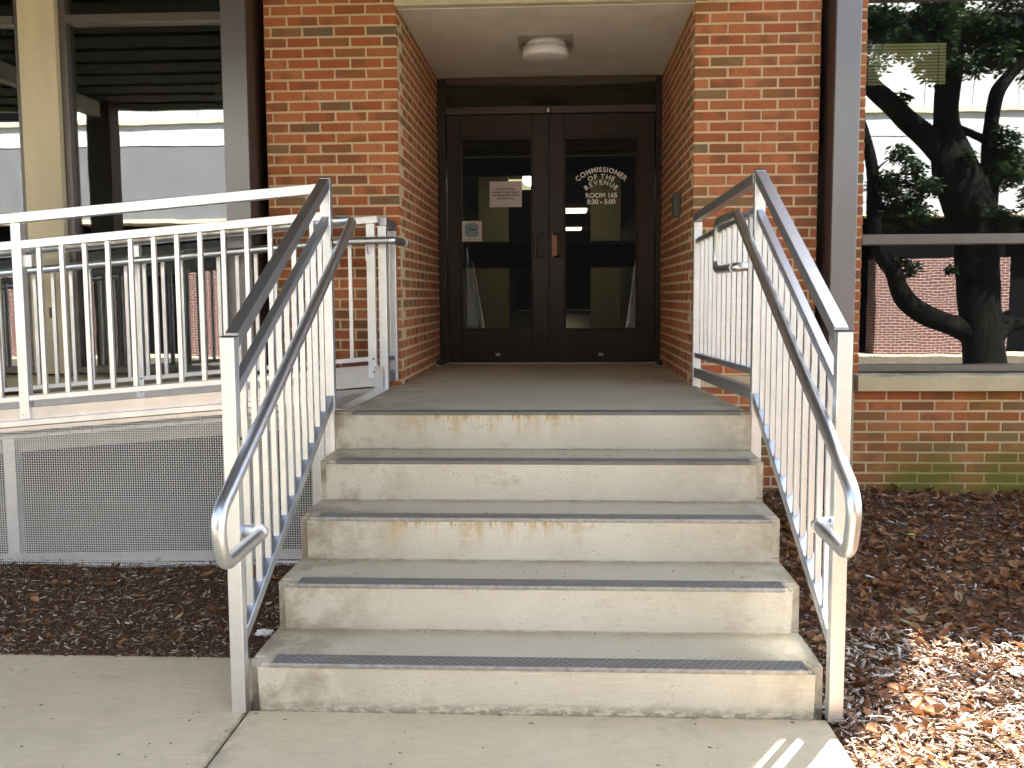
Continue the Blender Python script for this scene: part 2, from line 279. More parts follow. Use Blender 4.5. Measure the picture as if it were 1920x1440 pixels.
WHITEP = m_plain('white_lamp_plastic', (.72, .72, .74), .35, 0, .03); LAMPPLATE = m_plain('lamp_plate_metal', (.36, .33, .31), .5); PAPER = m_plain('paper', (.62, .55, .54), .8, 0, .04); INK = m_plain('ink', (.03, .03, .035), .7)
LETTER = m_plain('white_vinyl', (.97, .97, .97), .5, 0, .01, 10, .5, 0); TEAL = m_plain('grey_teal_print', (.22, .30, .32), .7); COPPER = m_plain('worn_copper_plate', (.30, .135, .085), .4, .5)
TUBELAMP = m_emit('lit_ceiling_panel', (1.0, .93, .62), .8); BULB = m_emit('lit_bulb', (1, .97, .85), 2.5)
OPPW = m_precast((.60, .595, .575), 0, 'white_stucco'); OPPG = m_precast((.52, .52, .51), 0, 'grey_roughcast'); FARB = m_farbrick(); DKWIN = m_plain('dark_far_window', (.005, .005, .006), .9, 0, .1, 4, .0); BLUEW = m_plain('blue_far_window', (.07, .09, .18), .1)
DECKM = m_plain('canopy_decking_paint', (.38, .37, .33), .6); LAWN = m_lawn(); SOIL = m_soil(); BARK = m_bark(); BARK.node_tree.nodes['Principled BSDF'].inputs['Specular IOR Level'].default_value = .05; OPPU = m_precast((.085, .095, .11), 0, 'dark_upper_storey'); OPPD = m_precast((.175, .176, .175), 0, 'shaded_grey_roughcast'); PLAZA = m_precast((.12, .095, .065), 0, 'plaza_paving'); SHADEM = m_precast((.022, .022, .02), 0, 'under_ramp_shade')
CHIP = m_attr('bark_chips', [(0, (.06, .032, .018)), (.35, (.16, .088, .048)), (.65, (.25, .155, .092)), (.80, (.38, .31, .255)), (.93, (.62, .56, .50))], .85)
LEAF = m_attr('dead_leaves', [(0, (.075, .030, .014)), (.3, (.17, .068, .028)), (.55, (.26, .115, .045)), (.78, (.38, .19, .08)), (.9, (.36, .22, .12)), (.97, (.42, .36, .22))], .55, trans=.25)
GREEN = m_attr('tree_leaves', [(0, (.010, .020, .007)), (.5, (.022, .040, .012)), (1, (.045, .075, .02))], .5, trans=.35)
BLIND = m_plain('yellowed_blind', (.85, .82, .40), .6); SCRAP = m_plain('white_scrap_paper', (.7, .68, .66), .8); YLEAF = m_plain('yellow_leaf', (.55, .50, .06), .6)

# ------------------------------------------------------------------ object helpers
def link(o, parent=None):
    COL.objects.link(o)
    if parent is not None:
        o.parent = parent
        o.matrix_parent_inverse = Matrix.Translation(-wloc(parent))
    return o
def wloc(o):
    v = Vector((0, 0, 0)) + o.location
    return v
def tag(o, label=None, cat=None, group=None, kind=None):
    if label: o['label'] = label
    if cat: o['category'] = cat
    if group: o['group'] = group
    if kind: o['kind'] = kind
    return o
def empty(name, loc, parent=None):
    o = bpy.data.objects.new(name, None); o.empty_display_size = .1; o.location = loc; return link(o, parent)
def finish(bm, name, material, parent=None, smooth=False, loc=None):
    me = bpy.data.meshes.new(name); bm.normal_update(); bm.to_mesh(me); bm.free()
    if smooth:
        for p in me.polygons: p.use_smooth = True
        if smooth == 'angle': me.set_sharp_from_angle(angle=math.radians(35))
    for mm in (material if isinstance(material, (list, tuple)) else [material]): me.materials.append(mm)
    o = bpy.data.objects.new(name, me)
    if loc is not None: o.location = loc
    return link(o, parent)
def inst(src, name, loc, parent, rot=None):
    o = bpy.data.objects.new(name, src.data if hasattr(src, 'data') else src); o.location = loc
    if rot is not None: o.rotation_euler = rot
    return link(o, parent)
def box(bm, a, b, bev=0.0, seg=1):
    a, b = Vector(a), Vector(b); r = bmesh.ops.create_cube(bm, size=1.0); vs = r['verts']
    for v in vs: v.co = Vector(((a.x + b.x) / 2 + v.co.x * (b.x - a.x), (a.y + b.y) / 2 + v.co.y * (b.y - a.y), (a.z + b.z) / 2 + v.co.z * (b.z - a.z)))
    if bev:
        es = list({e for v in vs for e in v.link_edges}); bmesh.ops.bevel(bm, geom=es, offset=bev, segments=seg, affect='EDGES', profile=.5)
    return vs
def BOX(name, a, b, material, parent=None, bev=0.0, seg=1):
    bm = bmesh.new(); box(bm, a, b, bev, seg); return finish(bm, name, material, parent)
def beam(bm, p0, p1, w, h, ch=.0025, cut0=None, cut1=None, up=(0, 0, 1)):
    """chamfered square bar between two points (centre line); cut0/cut1 = plane normals for mitred ends"""
    p0, p1 = Vector(p0), Vector(p1); d = (p1 - p0).normalized(); up = Vector(up)
    s = d.cross(up).normalized(); u = s.cross(d).normalized(); a, b = w / 2, h / 2
    prof = [(-a + ch, -b), (a - ch, -b), (a, -b + ch), (a, b - ch), (a - ch, b), (-a + ch, b), (-a, b - ch), (-a, -b + ch)]
    rings = []
    for p, cut in ((p0, cut0), (p1, cut1)):
        n = Vector(cut).normalized() if cut is not None else d; ring = []
        for x, y in prof:
            q = s * x + u * y; t = -(q.dot(n)) / d.dot(n); ring.append(bm.verts.new(p + q + d * t))
        rings.append(ring)
    A, B = rings; k = len(A)
    for i in range(k): bm.faces.new((A[i], A[(i + 1) % k], B[(i + 1) % k], B[i]))
    bm.faces.new(A[::-1]); bm.faces.new(B)
def BEAM(name, p0, p1, w, h, material, parent, **k):
    bm = bmesh.new(); beam(bm, p0, p1, w, h, **k); bmesh.ops.recalc_face_normals(bm, faces=bm.faces); return finish(bm, name, material, parent)
def tube(bm, pts, radii, n=16, cap=True):
    pts = [Vector(p) for p in pts]; rings = []; prev = None
    if not hasattr(radii, '__len__'): radii = [radii] * len(pts)
    for i, p in enumerate(pts):
        if i == 0: d = pts[1] - p
        elif i == len(pts) - 1: d = p - pts[i - 1]
        else: d = (pts[i + 1] - p).normalized() + (p - pts[i - 1]).normalized()
        d.normalize()
        if prev is None: s = d.orthogonal().normalized()
        else: s = (prev - d * prev.dot(d)).normalized()
        prev = s; u = d.cross(s)
        rings.append([bm.verts.new(p + (s * math.cos(2 * math.pi * j / n) + u * math.sin(2 * math.pi * j / n)) * radii[i]) for j in range(n)])
    for A, B in zip(rings, rings[1:]):
        for j in range(n): bm.faces.new((A[j], A[(j + 1) % n], B[(j + 1) % n], B[j]))
    if cap: bm.faces.new(rings[0][::-1]); bm.faces.new(rings[-1])
def rounded(pts, r, seg=7):
    """polyline with rounded corners; pts may carry their own radius as a 4th value"""
    P = [Vector(p[:3]) for p in pts]; out = [P[0]]
    for i in range(1, len(P) - 1):
        rr = pts[i][3] if len(pts[i]) > 3 else r
        a = (P[i - 1] - P[i]).normalized(); b = (P[i + 1] - P[i]).normalized(); ang = a.angle(b); t = min(rr / math.tan(ang / 2), (P[i - 1] - P[i]).length * .49, (P[i + 1] - P[i]).length * .49)
        s, e = P[i] + a * t, P[i] + b * t
        for k in range(seg + 1):
            u = k / seg; out.append(s * (1 - u) ** 2 + P[i] * 2 * u * (1 - u) + e * u * u)
    out.append(P[-1]); return out
def TUBE(name, pts, r, material, parent, n=18):
    bm = bmesh.new(); tube(bm, pts, r, n); o = finish(bm, name, material, parent, True)
    return o
def CYL(name, p0, p1, r, material, parent, n=16):
    bm = bmesh.new(); tube(bm, [p0, p1], r, n); return finish(bm, name, material, parent)

# ------------------------------------------------------------------ bricks
C, BH, JT = .0677, .0537, .0130
_bm_cache = {}
def brick_mesh(length, var, material, depth=.092):
    key = (round(length, 3), var, material.name, depth)
    if key in _bm_cache: return _bm_cache[key]
    bm = bmesh.new(); rnd = random.Random(hash((round(length * 1000), var)) & 0xffff)
    box(bm, (0, 0, 0), (length, depth, BH), .0028)
    for v in bm.verts: v.co += Vector((rnd.uniform(-1, 1) * .0013, rnd.uniform(-1, 1) * .0006, rnd.uniform(-1, 1) * .0011))
    me = bpy.data.meshes.new('brick'); bm.normal_update(); bm.to_mesh(me); bm.free(); me.materials.append(material); _bm_cache[key] = me; return me
def put_brick(parent, material, org, u, n, uu, length, z, depth=.092, rnd=random, bulk=None, proud=(-.0010, .0014)):
    """brick whose outer face lies in the plane through org with outward normal n; u runs along the wall"""
    u, n = Vector(u), Vector(n)
    Lm = round(length / .004) * .004 if length < .18 else round(length, 4)
    me = brick_mesh(Lm, rnd.randrange(4), material, depth)
    prj = rnd.uniform(*proud)
    p = Vector(org) + u * (uu + rnd.uniform(-.0012, .0012)) + n * prj; p.z = z + rnd.uniform(-.0009, .0009)
    M = Matrix.Identity(4); x = u; y = -n; zz = Vector((0, 0, 1))
    if x.cross(y).dot(zz) < 0:            # keep right-handed: run the brick from its far end
        x = -u; p = p + u * Lm
    for i, a in enumerate((x, y, zz)): M[0][i], M[1][i], M[2][i] = a.x, a.y, a.z
    if bulk is not None: bulk.append((me, M, p)); return
    o = bpy.data.objects.new('brick', me)
    o.rotation_euler = M.to_euler(); o.location = p
    link(o, parent)
def bulk_obj(bulk, parent, material, name='brickwork'):
    V, F, off = [], [], 0
    for me, M, p in bulk:
        T = Matrix.Translation(p) @ M
        V += [tuple(T @ v.co) for v in me.vertices]; F += [tuple(i + off for i in q.vertices) for q in me.polygons]; off += len(me.vertices)
    me = bpy.data.meshes.new(name); me.from_pydata(V, [], F); me.materials.append(material)
    o = bpy.data.objects.new(name, me); tag(o, kind='stuff'); return link(o, parent)
def course_wall(parent, material, org, u, n, u0, u1, zs, first, rnd, mixhead=0.0, limit=290, skip=None, proud=(-.0010, .0014), SL=.1945):
    """running bond; first(k) gives (length of first piece, depth) from u0 for course k"""
    cnt = 0; bulk = []
    for k, z in zs:
        z += (JT - .010) / 2
        x = u0; L0, dep = first(k); i = 0
        while x < u1 - .012:
            L = (L0 if L0 < .15 else SL) if i == 0 else SL
            if i and mixhead and rnd.random() < mixhead: L = .0893
            L = min(L, u1 - x)
            if L < .02: break
            if not (skip and skip(x, x + L, z)):
                put_brick(parent, material, org, u, n, x, L, z, dep if i == 0 else .092, rnd, bulk if cnt >= limit else None, proud); cnt += 1
            x += L + JT; i += 1
    if bulk: bulk_obj(bulk, parent, material)
    return cnt
YB, YD, XL, XR, ZF, ZC = 2.946, 5.03, -.957, .955, .9405, 3.385
rb = random.Random(3)

# ================================================================== GROUND
bm = bmesh.new(); bmesh.ops.create_grid(bm, x_segments=8, y_segments=8, size=150)
for v in bm.verts: v.co.z = -.12
lawn = tag(finish(bm, 'lawn', LAWN), 'flat green lawn stretching away behind the viewer to the facing building', kind='structure')
walk = empty('pavement', (-3, -2, 0)); tag(walk, 'tan concrete pavement of two slabs leading to the foot of the steps', kind='structure')
def slab(name, a, b, parent, material):
    bm = bmesh.new(); vs = box(bm, a, b)
    es = [e for e in bm.edges if all(abs(v.co.z - b[2]) < 1e-5 for v in e.verts)]
    bmesh.ops.bevel(bm, geom=es, offset=.006, segments=2, affect='EDGES'); return finish(bm, name, material, parent)
slab('pavement_slab', (-9, -4.5, -.13), (-1.0645, .52, 0), walk, WALK)
slab('pavement_slab', (-1.0565, -4.5, -.131), (1.062, -.0015, -.001), walk, WALK)
BOX('joint_filler', (-1.066, -4.4, -.12), (-1.055, -.002, -.012), BLACK, walk)

def gh(x, y):
    """height of the mulch beds"""
    b = .02 * math.sin(x * 3.1 + y * 1.7) * math.sin(y * 2.3 - x) + .012 * math.sin(7.1 * x + 1.3) * math.sin(6.3 * y)
    if x < 0: z = max(0, (y - .52)) * .14 if y < 1.5 else .137 + (y - 1.5) * .02
    else: z = max(0, y - .1) * .09 - .012
    return z + b * (.55 if y > .7 else .35) - .004
def bed(name, x0, x1, y0, y1, step, label):
    nx, ny = int((x1 - x0) / step), int((y1 - y0) / step)
    V = []
    for j in range(ny + 1):
        for i in range(nx + 1):
            x, y = x0 + (x1 - x0) * i / nx, y0 + (y1 - y0) * j / ny
            V.append((x, y, gh(x, y) + random.uniform(-.004, .004)))
    F = [(j * (nx + 1) + i, j * (nx + 1) + i + 1, (j + 1) * (nx + 1) + i + 1, (j + 1) * (nx + 1) + i) for j in range(ny) for i in range(nx)]
    me = bpy.data.meshes.new(name); me.from_pydata(V, [], F); me.materials.append(SOIL)
    for p in me.polygons: p.use_smooth = True
    o = bpy.data.objects.new(name, me); tag(o, label, kind='structure'); return link(o)
bedL = bed('mulch_bed', -6.5, -1.058, .522, 2.93, .04, 'dark mulch bed strewn with sparse leaves in front of the ramp mesh')
bedR = bed('mulch_bed', 1.064, 6.5, -4.5, 2.93, .045, 'mulch bed thick with fallen brown leaves right of the steps')

# ================================================================== STEPS
T, H, WS = .3643, .1881, 1.056
steps = empty('concrete_steps', (0, 0, 0)); tag(steps, 'worn concrete flight of five steps with dark metal nosing strips', 'steps')
for k in range(5):
    bm = bmesh.new(); y1 = (k + 1) * T if k < 4 else 1.5
    vs = box(bm, (-WS, k * T, -.08), (WS, y1, (k + 1) * H))
    def front(e): return all(abs(v.co.y - k * T) < 1e-5 for v in e.verts)
    vert = [e for e in bm.edges if front(e) and abs(e.verts[0].co.x - e.verts[1].co.x) < 1e-5]
    bmesh.ops.bevel(bm, geom=vert, offset=.045 if k < 4 else .018, segments=6, affect='EDGES')
    zt = (k + 1) * H
    for v in bm.verts:
        if abs(v.co.y - k * T) < .035 and v.co.z > .05: v.co.y -= .030
    top = [e for e in bm.edges if all(abs(v.co.z - zt) < 1e-5 for v in e.verts) and not all(abs(v.co.y - y1) < 1e-5 for v in e.verts)]
    bmesh.ops.bevel(bm, geom=top, offset=.012, segments=3, affect='EDGES')
    finish(bm, 'step', CONC, steps, 'angle')
    # nosing strip: chequered top plate with a bright rounded lip
    a, b_ = -.962, (.985 if k < 4 else 1.0)
    bm = bmesh.new(); yk = k * T - .030
    box(bm, (a, yk + .004, zt - .004), (b_, yk + .094, zt + .0035), .0012)
    st = finish(bm, 'nosing_strip', TREAD if k < 3 else WORN, steps)
    bm = bmesh.new(); box(bm, (a, yk - .003, zt - .013), (b_, yk + .006, zt + .0042), .0032, 2); finish(bm, 'lip', LIPM if k < 3 else WORN, steps).name = 'nosing_lip'
# landing slab
bm = bmesh.new(); poly = [(-1.04, 1.5005), (1.045, 1.5005), (1.008, 2.1), (.972, YB - .003), (XR - .001, YB), (XR - .001, YD + .05), (XL + .001, YD + .05), (XL + .001, YB), (-1.008, YB - .003), (-1.032, 2.03)]
vt = [bm.verts.new((x, y, ZF)) for x, y in poly]; vb = [bm.verts.new((x, y, ZF - .12)) for x, y in poly]
bm.faces.new(vt)
for i in range(len(poly)): bm.faces.new((vt[i], vb[i], vb[(i + 1) % len(poly)], vt[(i + 1) % len(poly)]))
bmesh.ops.recalc_face_normals(bm, faces=bm.faces); landing = finish(bm, 'landing_slab', CONC, steps)
BOX('landing_base', (-.94, 1.502, -.05), (.94, 2.945, ZF - .121), CONC, steps)

# ================================================================== BRICK WALLS
def zlist(zj, zlo, zhi):
    out = []; k = 0
    while zj + (k + 1) * C < zhi: k += 1
    while True:
        z = zj + k * C + JT / 2
        if z < zlo - .06: break
        out.append((k, z)); k -= 1
    return out
ZJL, ZJR = 3.3417, 3.3095
def par(k): return k % 2 == 0
# left pier (corner against the alcove): even/odd matched to the photo
def backing(name, a, b, material, label, cat):
    o = BOX(name, a, b, material); return tag(o, label, cat, kind='thing')
I = .0040
pL = backing('brick_wall', (-1.825 + .001, YB + I, -.05), (XL - I, YB + .30, 3.62), MORT, 'orange brick pier left of the doorway behind the ramp railing', 'brick wall')
course_wall(pL, BRICK, (XL, YB, 0), (-1, 0, 0), (0, -1, 0), 0, XL + 1.825, zlist(ZJL, .02, 3.60), lambda k: (.1908, .092) if par(k) else (.0893, .1908), random.Random(11), 0, 295)
pR = backing('brick_wall', (XR + I, YB + I, -.05), (1.745 - .001, YB + .30, 3.62), MORT, 'orange brick pier right of the doorway with a few dark grey bricks', 'brick wall')
course_wall(pR, BRICK, (XR, YB, 0), (1, 0, 0), (0, -1, 0), 0, 1.745 - XR, zlist(ZJR, .02, 3.60), lambda k: (.1908, .092) if par(k) else (.0893, .1908), random.Random(5), 0, 295, SL=.2030)
tag(BOX('stone_band', (.972, YB - .012, .925), (1.744, YB + .02, .998), SILL, pR))
# alcove side walls (corner headers/stretchers belong to the piers, so the first piece starts after them)
aL = backing('brick_wall', (XL - .25, YB + .302, ZF - .05), (XL - .0002, YD + .02, ZC + .05), MORT, 'brick side wall of the doorway recess, on the side of the ramp', 'brick wall')
bm = bmesh.new(); box(bm, (XL - .24, YB + .02, .2), (XL - .0002, YB + .3025, ZC + .1)); finish(bm, 'mortar_return', MORT, pL)
bm = bmesh.new(); box(bm, (XR + .0002, YB + .02, .2), (XR + .24, YB + .3025, ZC + .1)); finish(bm, 'mortar_return', MORT, pR)
course_wall(aL, BRICK, (XL, YB, 0), (0, 1, 0), (1, 0, 0), 0, YD - YB, [(k, z) for k, z in zlist(ZJL, ZF, ZC)], lambda k: (.092, .01) if par(k) else (.1908, .01), random.Random(21), .16, 295,
            skip=lambda a, b, z: a < .001, proud=(.0003, .0011), SL=.1945)
aR = backing('brick_wall', (XR + .0002, YB + .302, ZF - .05), (XR + .25, YD + .02, ZC + .05), MORT, 'brick side wall of the doorway recess carrying a small dark box', 'brick wall')
course_wall(aR, BRICK, (XR, YB, 0), (0, 1, 0), (-1, 0, 0), 0, YD - YB, [(k, z) for k, z in zlist(ZJR, ZF, ZC)], lambda k: (.092, .01) if par(k) else (.1908, .01), random.Random(22), .16, 295,
            skip=lambda a, b, z: a < .001, proud=(.0003, .0011), SL=.1945)
# low wall under the right window + the brick jamb beside the bronze column
lR = backing('brick_wall', (1.962, YB + I, -.05), (6.5, YB + .25, .905), MORTM, 'low brick wall under the right window, green with moss near the mulch', 'brick wall')
course_wall(lR, BRICKM, (2.012, YB, 0), (1, 0, 0), (0, -1, 0), 0, 2.6, zlist(.905 - .004, .0, .905), lambda k: (.0815, .092) if par(k) else (.1908, .092), random.Random(33), 0, 295, SL=.2000)
BOX('edge_strip', (1.985, YB - .006, .02), (2.009, YB + .02, .905), SILL, lR)
jR = backing('brick_wall', (1.965, YB + I, .90), (2.034 - I, YB + .2, 3.62), MORT, 'narrow upright strip of brick between grey column and right window', 'brick wall')
course_wall(jR, BRICK, (2.034, YB, 0), (-1, 0, 0), (0, -1, 0), 0, .064, zlist(ZJR, 1.03, 3.60), lambda k: (.064, .092), random.Random(34), 0, 295)
# low wall under the left windows
BOX('shade_panel', (-6.4, 2.90, -.05), (-1.04, YB - .002, .68), SHADEM, pL)  # near-black panel behind the mesh, stands in for the shade under the ramp
lL = backing('brick_wall', (-6.5, YB + I, -.05), (-1.831, YB + .25, .905), MORTM, 'low brick wall under the left windows, mostly hidden by the ramp', 'brick wall')
course_wall(lL, BRICK, (-1.832, YB, 0), (-1, 0, 0), (0, -1, 0), 0, 3.2, zlist(.901, .66, .905), lambda k: (.0893, .092) if par(k) else (.1908, .092), random.Random(35), 0, 295)

# upper masses and roof line of the building, recess ceiling, lintel
bld = empty('office_building', (0, 4, 0)); tag(bld, 'brick office building whose lintel and recess ceiling frame the doorway', 'building')
BOX('recess_ceiling', (XL - .004, YB + .06, ZC), (XR + .004, YD + .2, ZC + .12), CEIL, bld)
bm = bmesh.new(); box(bm, (XL - .01, YB - .02, ZC + .004), (XR + .01, YB + .0595, ZC + .23), .006, 2); finish(bm, 'lintel', LINT, bld)
def upper(x0, x1, y0, h, z0=3.62): BOX('upper_wall', (x0, y0, z0), (x1, 12, h), FARB, bld)
upper(-14, 2.8, YB, 5.25); upper(2.802, 3.05, YB, 4.7); upper(3.052, 14, YB, 3.50, 3.452)  # roof heights stepped to shape sun and shade on the ground
BOX('roof', (-14, YB + .1, 5.26), (2.8, 12, 5.32), DARK, bld)
# ================================================================== BRONZE COLUMNS, BEIGE COLUMN
for x0, x1, lab in ((-2.06, -1.90, 'square grey bronze-clad column left of the doorway behind the ramp'), (1.80, 1.955, 'square grey bronze-clad column right of the doorway, beside the right window')):
    o = BOX('bronze_column', (x0, 2.80, .02), (x1, 3.36, 3.62), COLM, None, .004, 2); tag(o, lab, 'column', 'bronze columns beside the doorway')
    xa, xb = (x1 + .001, -1.826) if x0 < 0 else (1.746, x0 - .001)
    sx = x1 if x0 < 0 else x0 - .003
    BOX('side_lift_sheet', (sx + (.0005 if x0 < 0 else -.0005), 2.806, .03), (sx + (.003 if x0 < 0 else .0025), 3.298, 3.61), SIDEM, o)  # thin sheet whose brown lifts the column's dark side, brightness put into colour
    BOX('recess_back', (xa, 3.30, .0), (xb, 3.36, 3.62), BRONZE, o)
bc = BOX('concrete_column', (-3.47, 2.945, 1.02), (-3.218, 3.12, 3.62), BEIGE, None, .006, 2); tag(bc, 'tall beige concrete column between the two left window panes', 'column')
BOX('cover_plate', (-3.345, 2.939, 1.40), (-3.32, 2.9445, 1.47), BRONZE, bc)

# ================================================================== WINDOWS
def window(name, label, x0, x1, bars, zb, zt, glass, parent=None, vbars=(), f=.045):
    w = empty(name, ((x0 + x1) / 2, 3.05, zb)); tag(w, label, 'window')
    BOX('bottom_frame', (x0, 2.992, zb), (x1, 3.075, zb + .045), FRAME, w, .003); BOX('top_frame', (x0, 2.992, zt - .06), (x1, 3.075, zt), FRAME, w, .003)
    BOX('side_frame', (x0, 2.995, zb + .046), (x0 + f, 3.072, zt - .061), FRAME, w, .003); BOX('side_frame', (x1 - f, 2.995, zb + .046), (x1, 3.072, zt - .061), FRAME, w, .003)
    zs = [zb + .045] + [v for a in bars for v in a] + [zt - .06]
    for a, b in bars: BOX('crossbar', (x0 + f + .001, 2.985, a), (x1 - f - .001, 3.07, b), FRAME, w, .003)
    xs = [x0 + f] + [v for a in vbars for v in a] + [x1 - f]
    for a, b in vbars: BOX('upright_bar', (a, 2.99, zb + .046), (b, 3.07, zt - .061), FRAME, w, .003)
    for i in range(0, len(zs), 2):
        for j in range(0, len(xs), 2):
            BOX('pane', (xs[j] - .004, 3.048, zs[i] - .004), (xs[j + 1] + .004, 3.056, zs[i + 1] + .004), glass, w)
    return w
w1 = window('window', 'large right-hand window reflecting a dark forked tree and the building opposite', 2.035, 5.6, [(1.845, 1.91)], 1.02, 3.45, GLW, f=.010)
w2 = window('window', 'tall left window between beige column and grey column, reflecting the canopy', -3.215, -2.061, [(3.345, 3.395)], 1.02, 3.62, GLW)
w3 = window('window', 'window left of the beige column at the edge of the view', -5.6, -3.475, [(3.345, 3.395)], 1.02, 3.62, GLW)
# ledges below the windows
for x0, x1, lab in ((2.006, 6.5, 'pale stone window sill on the low mossy wall'), (-6.5, -2.062, 'stone window sill behind the ramp railing')):
    bm = bmesh.new()
    pr = [(2.85, .908), (2.85, .995), (2.862, 1.004), (3.10, 1.018), (3.10, .908)]
    A = [bm.verts.new((x0, y, z)) for y, z in pr]; B = [bm.verts.new((x1, y, z)) for y, z in pr]
    for i in range(5): bm.faces.new((A[i], A[(i + 1) % 5], B[(i + 1) % 5], B[i]))
    bm.faces.new(A[::-1]); bm.faces.new(B); bmesh.ops.recalc_face_normals(bm, faces=bm.faces)
    tag(finish(bm, 'window_sill', SILL), lab, 'window sill', kind='thing')
# dark rooms behind the glass
def room(x0, x1, y0, y1, z0, z1, wallm, floorm, label):
    bm = bmesh.new(); box(bm, (x0, y0, z0), (x1, y1, z1))
    bmesh.ops.delete(bm, geom=[f for f in bm.faces if f.normal.y < -.5 or abs(f.calc_center_median().y - y0) < 1e-4], context='FACES')
    bmesh.ops.reverse_faces(bm, faces=bm.faces)
    return tag(finish(bm, 'interior_room', wallm), label, kind='structure')
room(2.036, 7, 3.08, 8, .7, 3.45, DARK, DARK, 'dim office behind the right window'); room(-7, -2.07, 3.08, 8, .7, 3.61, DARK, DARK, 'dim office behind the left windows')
bl = empty('window_blind', (2.35, 3.16, 3.13)); tag(bl, 'short yellowed venetian blind hanging inside the right window', 'blind')
for i in range(13):
    z = 2.885 + i * .0205; BOX('slat', (2.08, 3.15, z), (2.60, 3.157, z + .0150), BLIND, bl)
for x in (2.10, 2.19, 2.55): BOX('ladder_cord', (x, 3.146, 2.87), (x + .003, 3.149, 3.15), DARK, bl)

# ================================================================== ENTRANCE DOORS
dr = empty('entrance_doors', (0, YD, ZF)); tag(dr, 'dark bronze double glass doors with transom at the back of the recess', 'doors')
y0, y1 = YD - .06, YD + .06
BOX('jamb', (XL + .003, y0, ZF), (-.885, y1, 3.375), DOORM, dr, .003); BOX('jamb', (.908, y0, ZF), (XR - .003, y1, 3.375), DOORM, dr, .003)
BOX('head_frame', (-.884, y0 + .002, 3.334), (.907, y1, 3.378), BRONZE, dr, .003); BOX('header_bar', (-.884, y0 + .006, 3.077), (.907, y1, 3.137), BRONZE, dr, .003)
BOX('transom_pane', (-.884, YD + .01, 3.137), (.907, YD + .018, 3.334), GLD, dr)
BOX('threshold', (-.9, YD - .09, ZF - .002), (.92, YD + .06, ZF + .010), ALUP, dr, .003)
def leaf(x0, x1, g0, g1, side):
    z0, z1, gz0, gz1 = ZF + .016, 3.072, 1.235, 2.885
    lf = empty('door_leaf', ((x0 + x1) / 2, YD, z0), dr)
    def b(nm, a, c, mm=DOORM, bv=.003): return BOX(nm, a, c, mm, lf, bv)
    ya, yb_ = YD - .03, YD + .02
    b('stile', (x0, ya, z0), (g0, yb_, z1)); b('stile', (g1, ya, z0), (x1, yb_, z1)); b('top_rail', (g0 + .0005, ya + .001, gz1), (g1 - .0005, yb_, z1)); b('bottom_rail', (g0 + .0005, ya + .001, z0), (g1 - .0005, yb_, gz0))
    for nm, a, c in (('glazing_bead', (g0, ya + .004, gz0), (g0 + .012, yb_, gz1)), ('glazing_bead', (g1 - .012, ya + .004, gz0), (g1, yb_, gz1)), ('glazing_bead', (g0 + .012, ya + .004, gz1 - .012), (g1 - .012, yb_, gz1)), ('glazing_bead', (g0 + .012, ya + .004, gz0), (g1 - .012, yb_, gz0 + .012))): b(nm, a, c, BLACK, .002)
    b('glass', (g0 + .012, YD - .006, gz0 + .012), (g1 - .012, YD + .002, gz1 - .012), GLD, 0)
    hx = -.118 if side < 0 else .103; mx = -.058 if side < 0 else .045
    pts = rounded([(mx, ya, 2.058), (mx, ya - .045, 2.058), (hx, ya - .052, 2.05), (hx, ya - .052, 1.868), (mx, ya - .045, 1.860), (mx, ya, 1.860)], .022, 5)
    bm = bmesh.new(); tube(bm, pts, .0085, 12); finish(bm, 'handle', BRONZE if side < 0 else COPPER_D, lf, True)
    b('handle_plate', (mx - .022, ya - .003, 1.852), (mx + .022, ya - .0003, 2.066), COPPER if side > 0 else DOORM, .001)
    lx = -.452 if side < 0 else .447
    b('approval_label', (lx - .019, ya - .0006, 1.006), (lx + .019, ya + .0005, 1.030), PAPER, 0)
    for q in (0, 1, 2): b('label_print', (lx - .014 + q * .010, ya - .0012, 1.012), (lx - .008 + q * .010, ya - .0007, 1.020), INK, 0)
    return lf
COPPER_D = m_plain('dark_copper_handle', (.06, .038, .03), .3, .6)
lfL = leaf(-.880, -.010, -.770, -.145, -1); lfR = leaf(.004, .903, .131, .757, 1)
BOX('sweep', (-.88, YD - .028, ZF + .011), (.90, YD + .015, ZF + .0155), BLACK, dr)
BOX('astragal', (-.0095, YD - .02, ZF + .016), (.0035, YD + .01, 3.07), BLACK, dr)
npl = BOX('number_plate', (-.034, y0 - .002, 3.074), (.021, y0 + .006, 3.128), BLACK, dr)
def text_mesh(s, size, bold=.0, ext=.0004):
    cu = bpy.data.curves.new('t', 'FONT'); cu.body = s; cu.size = size; cu.align_x = 'CENTER'; cu.align_y = 'CENTER'; cu.extrude = ext; cu.offset = bold; cu.resolution_u = 3
    o = bpy.data.objects.new('t', cu); COL.objects.link(o); bpy.context.view_layer.update()
    me = bpy.data.meshes.new_from_object(o.evaluated_get(bpy.context.evaluated_depsgraph_get())); bpy.data.objects.remove(o); bpy.data.curves.remove(cu); return me
def lettering(name, pieces, y, material, parent):
    """pieces: (text mesh, x, z, angle) standing upright in the plane y, facing the street"""
    V, F, off = [], [], 0
    for me, x, z, a in pieces:
        ca, sa = math.cos(a), math.sin(a)
        for v in me.vertices: V.append((x + v.co.x * ca - v.co.y * sa, y + v.co.z * -1.0, z + v.co.x * sa + v.co.y * ca))
        F += [tuple(i + off for i in reversed(p.vertices)) for p in me.polygons]; off += len(me.vertices)
    me = bpy.data.meshes.new(name); me.from_pydata(V, [], F); me.materials.append(material); o = bpy.data.objects.new(name, me); return link(o, parent)
def width(me): xs = [v.co.x for v in me.vertices]; return (max(xs) - min(xs), (max(xs) + min(xs)) / 2) if xs else (0, 0)
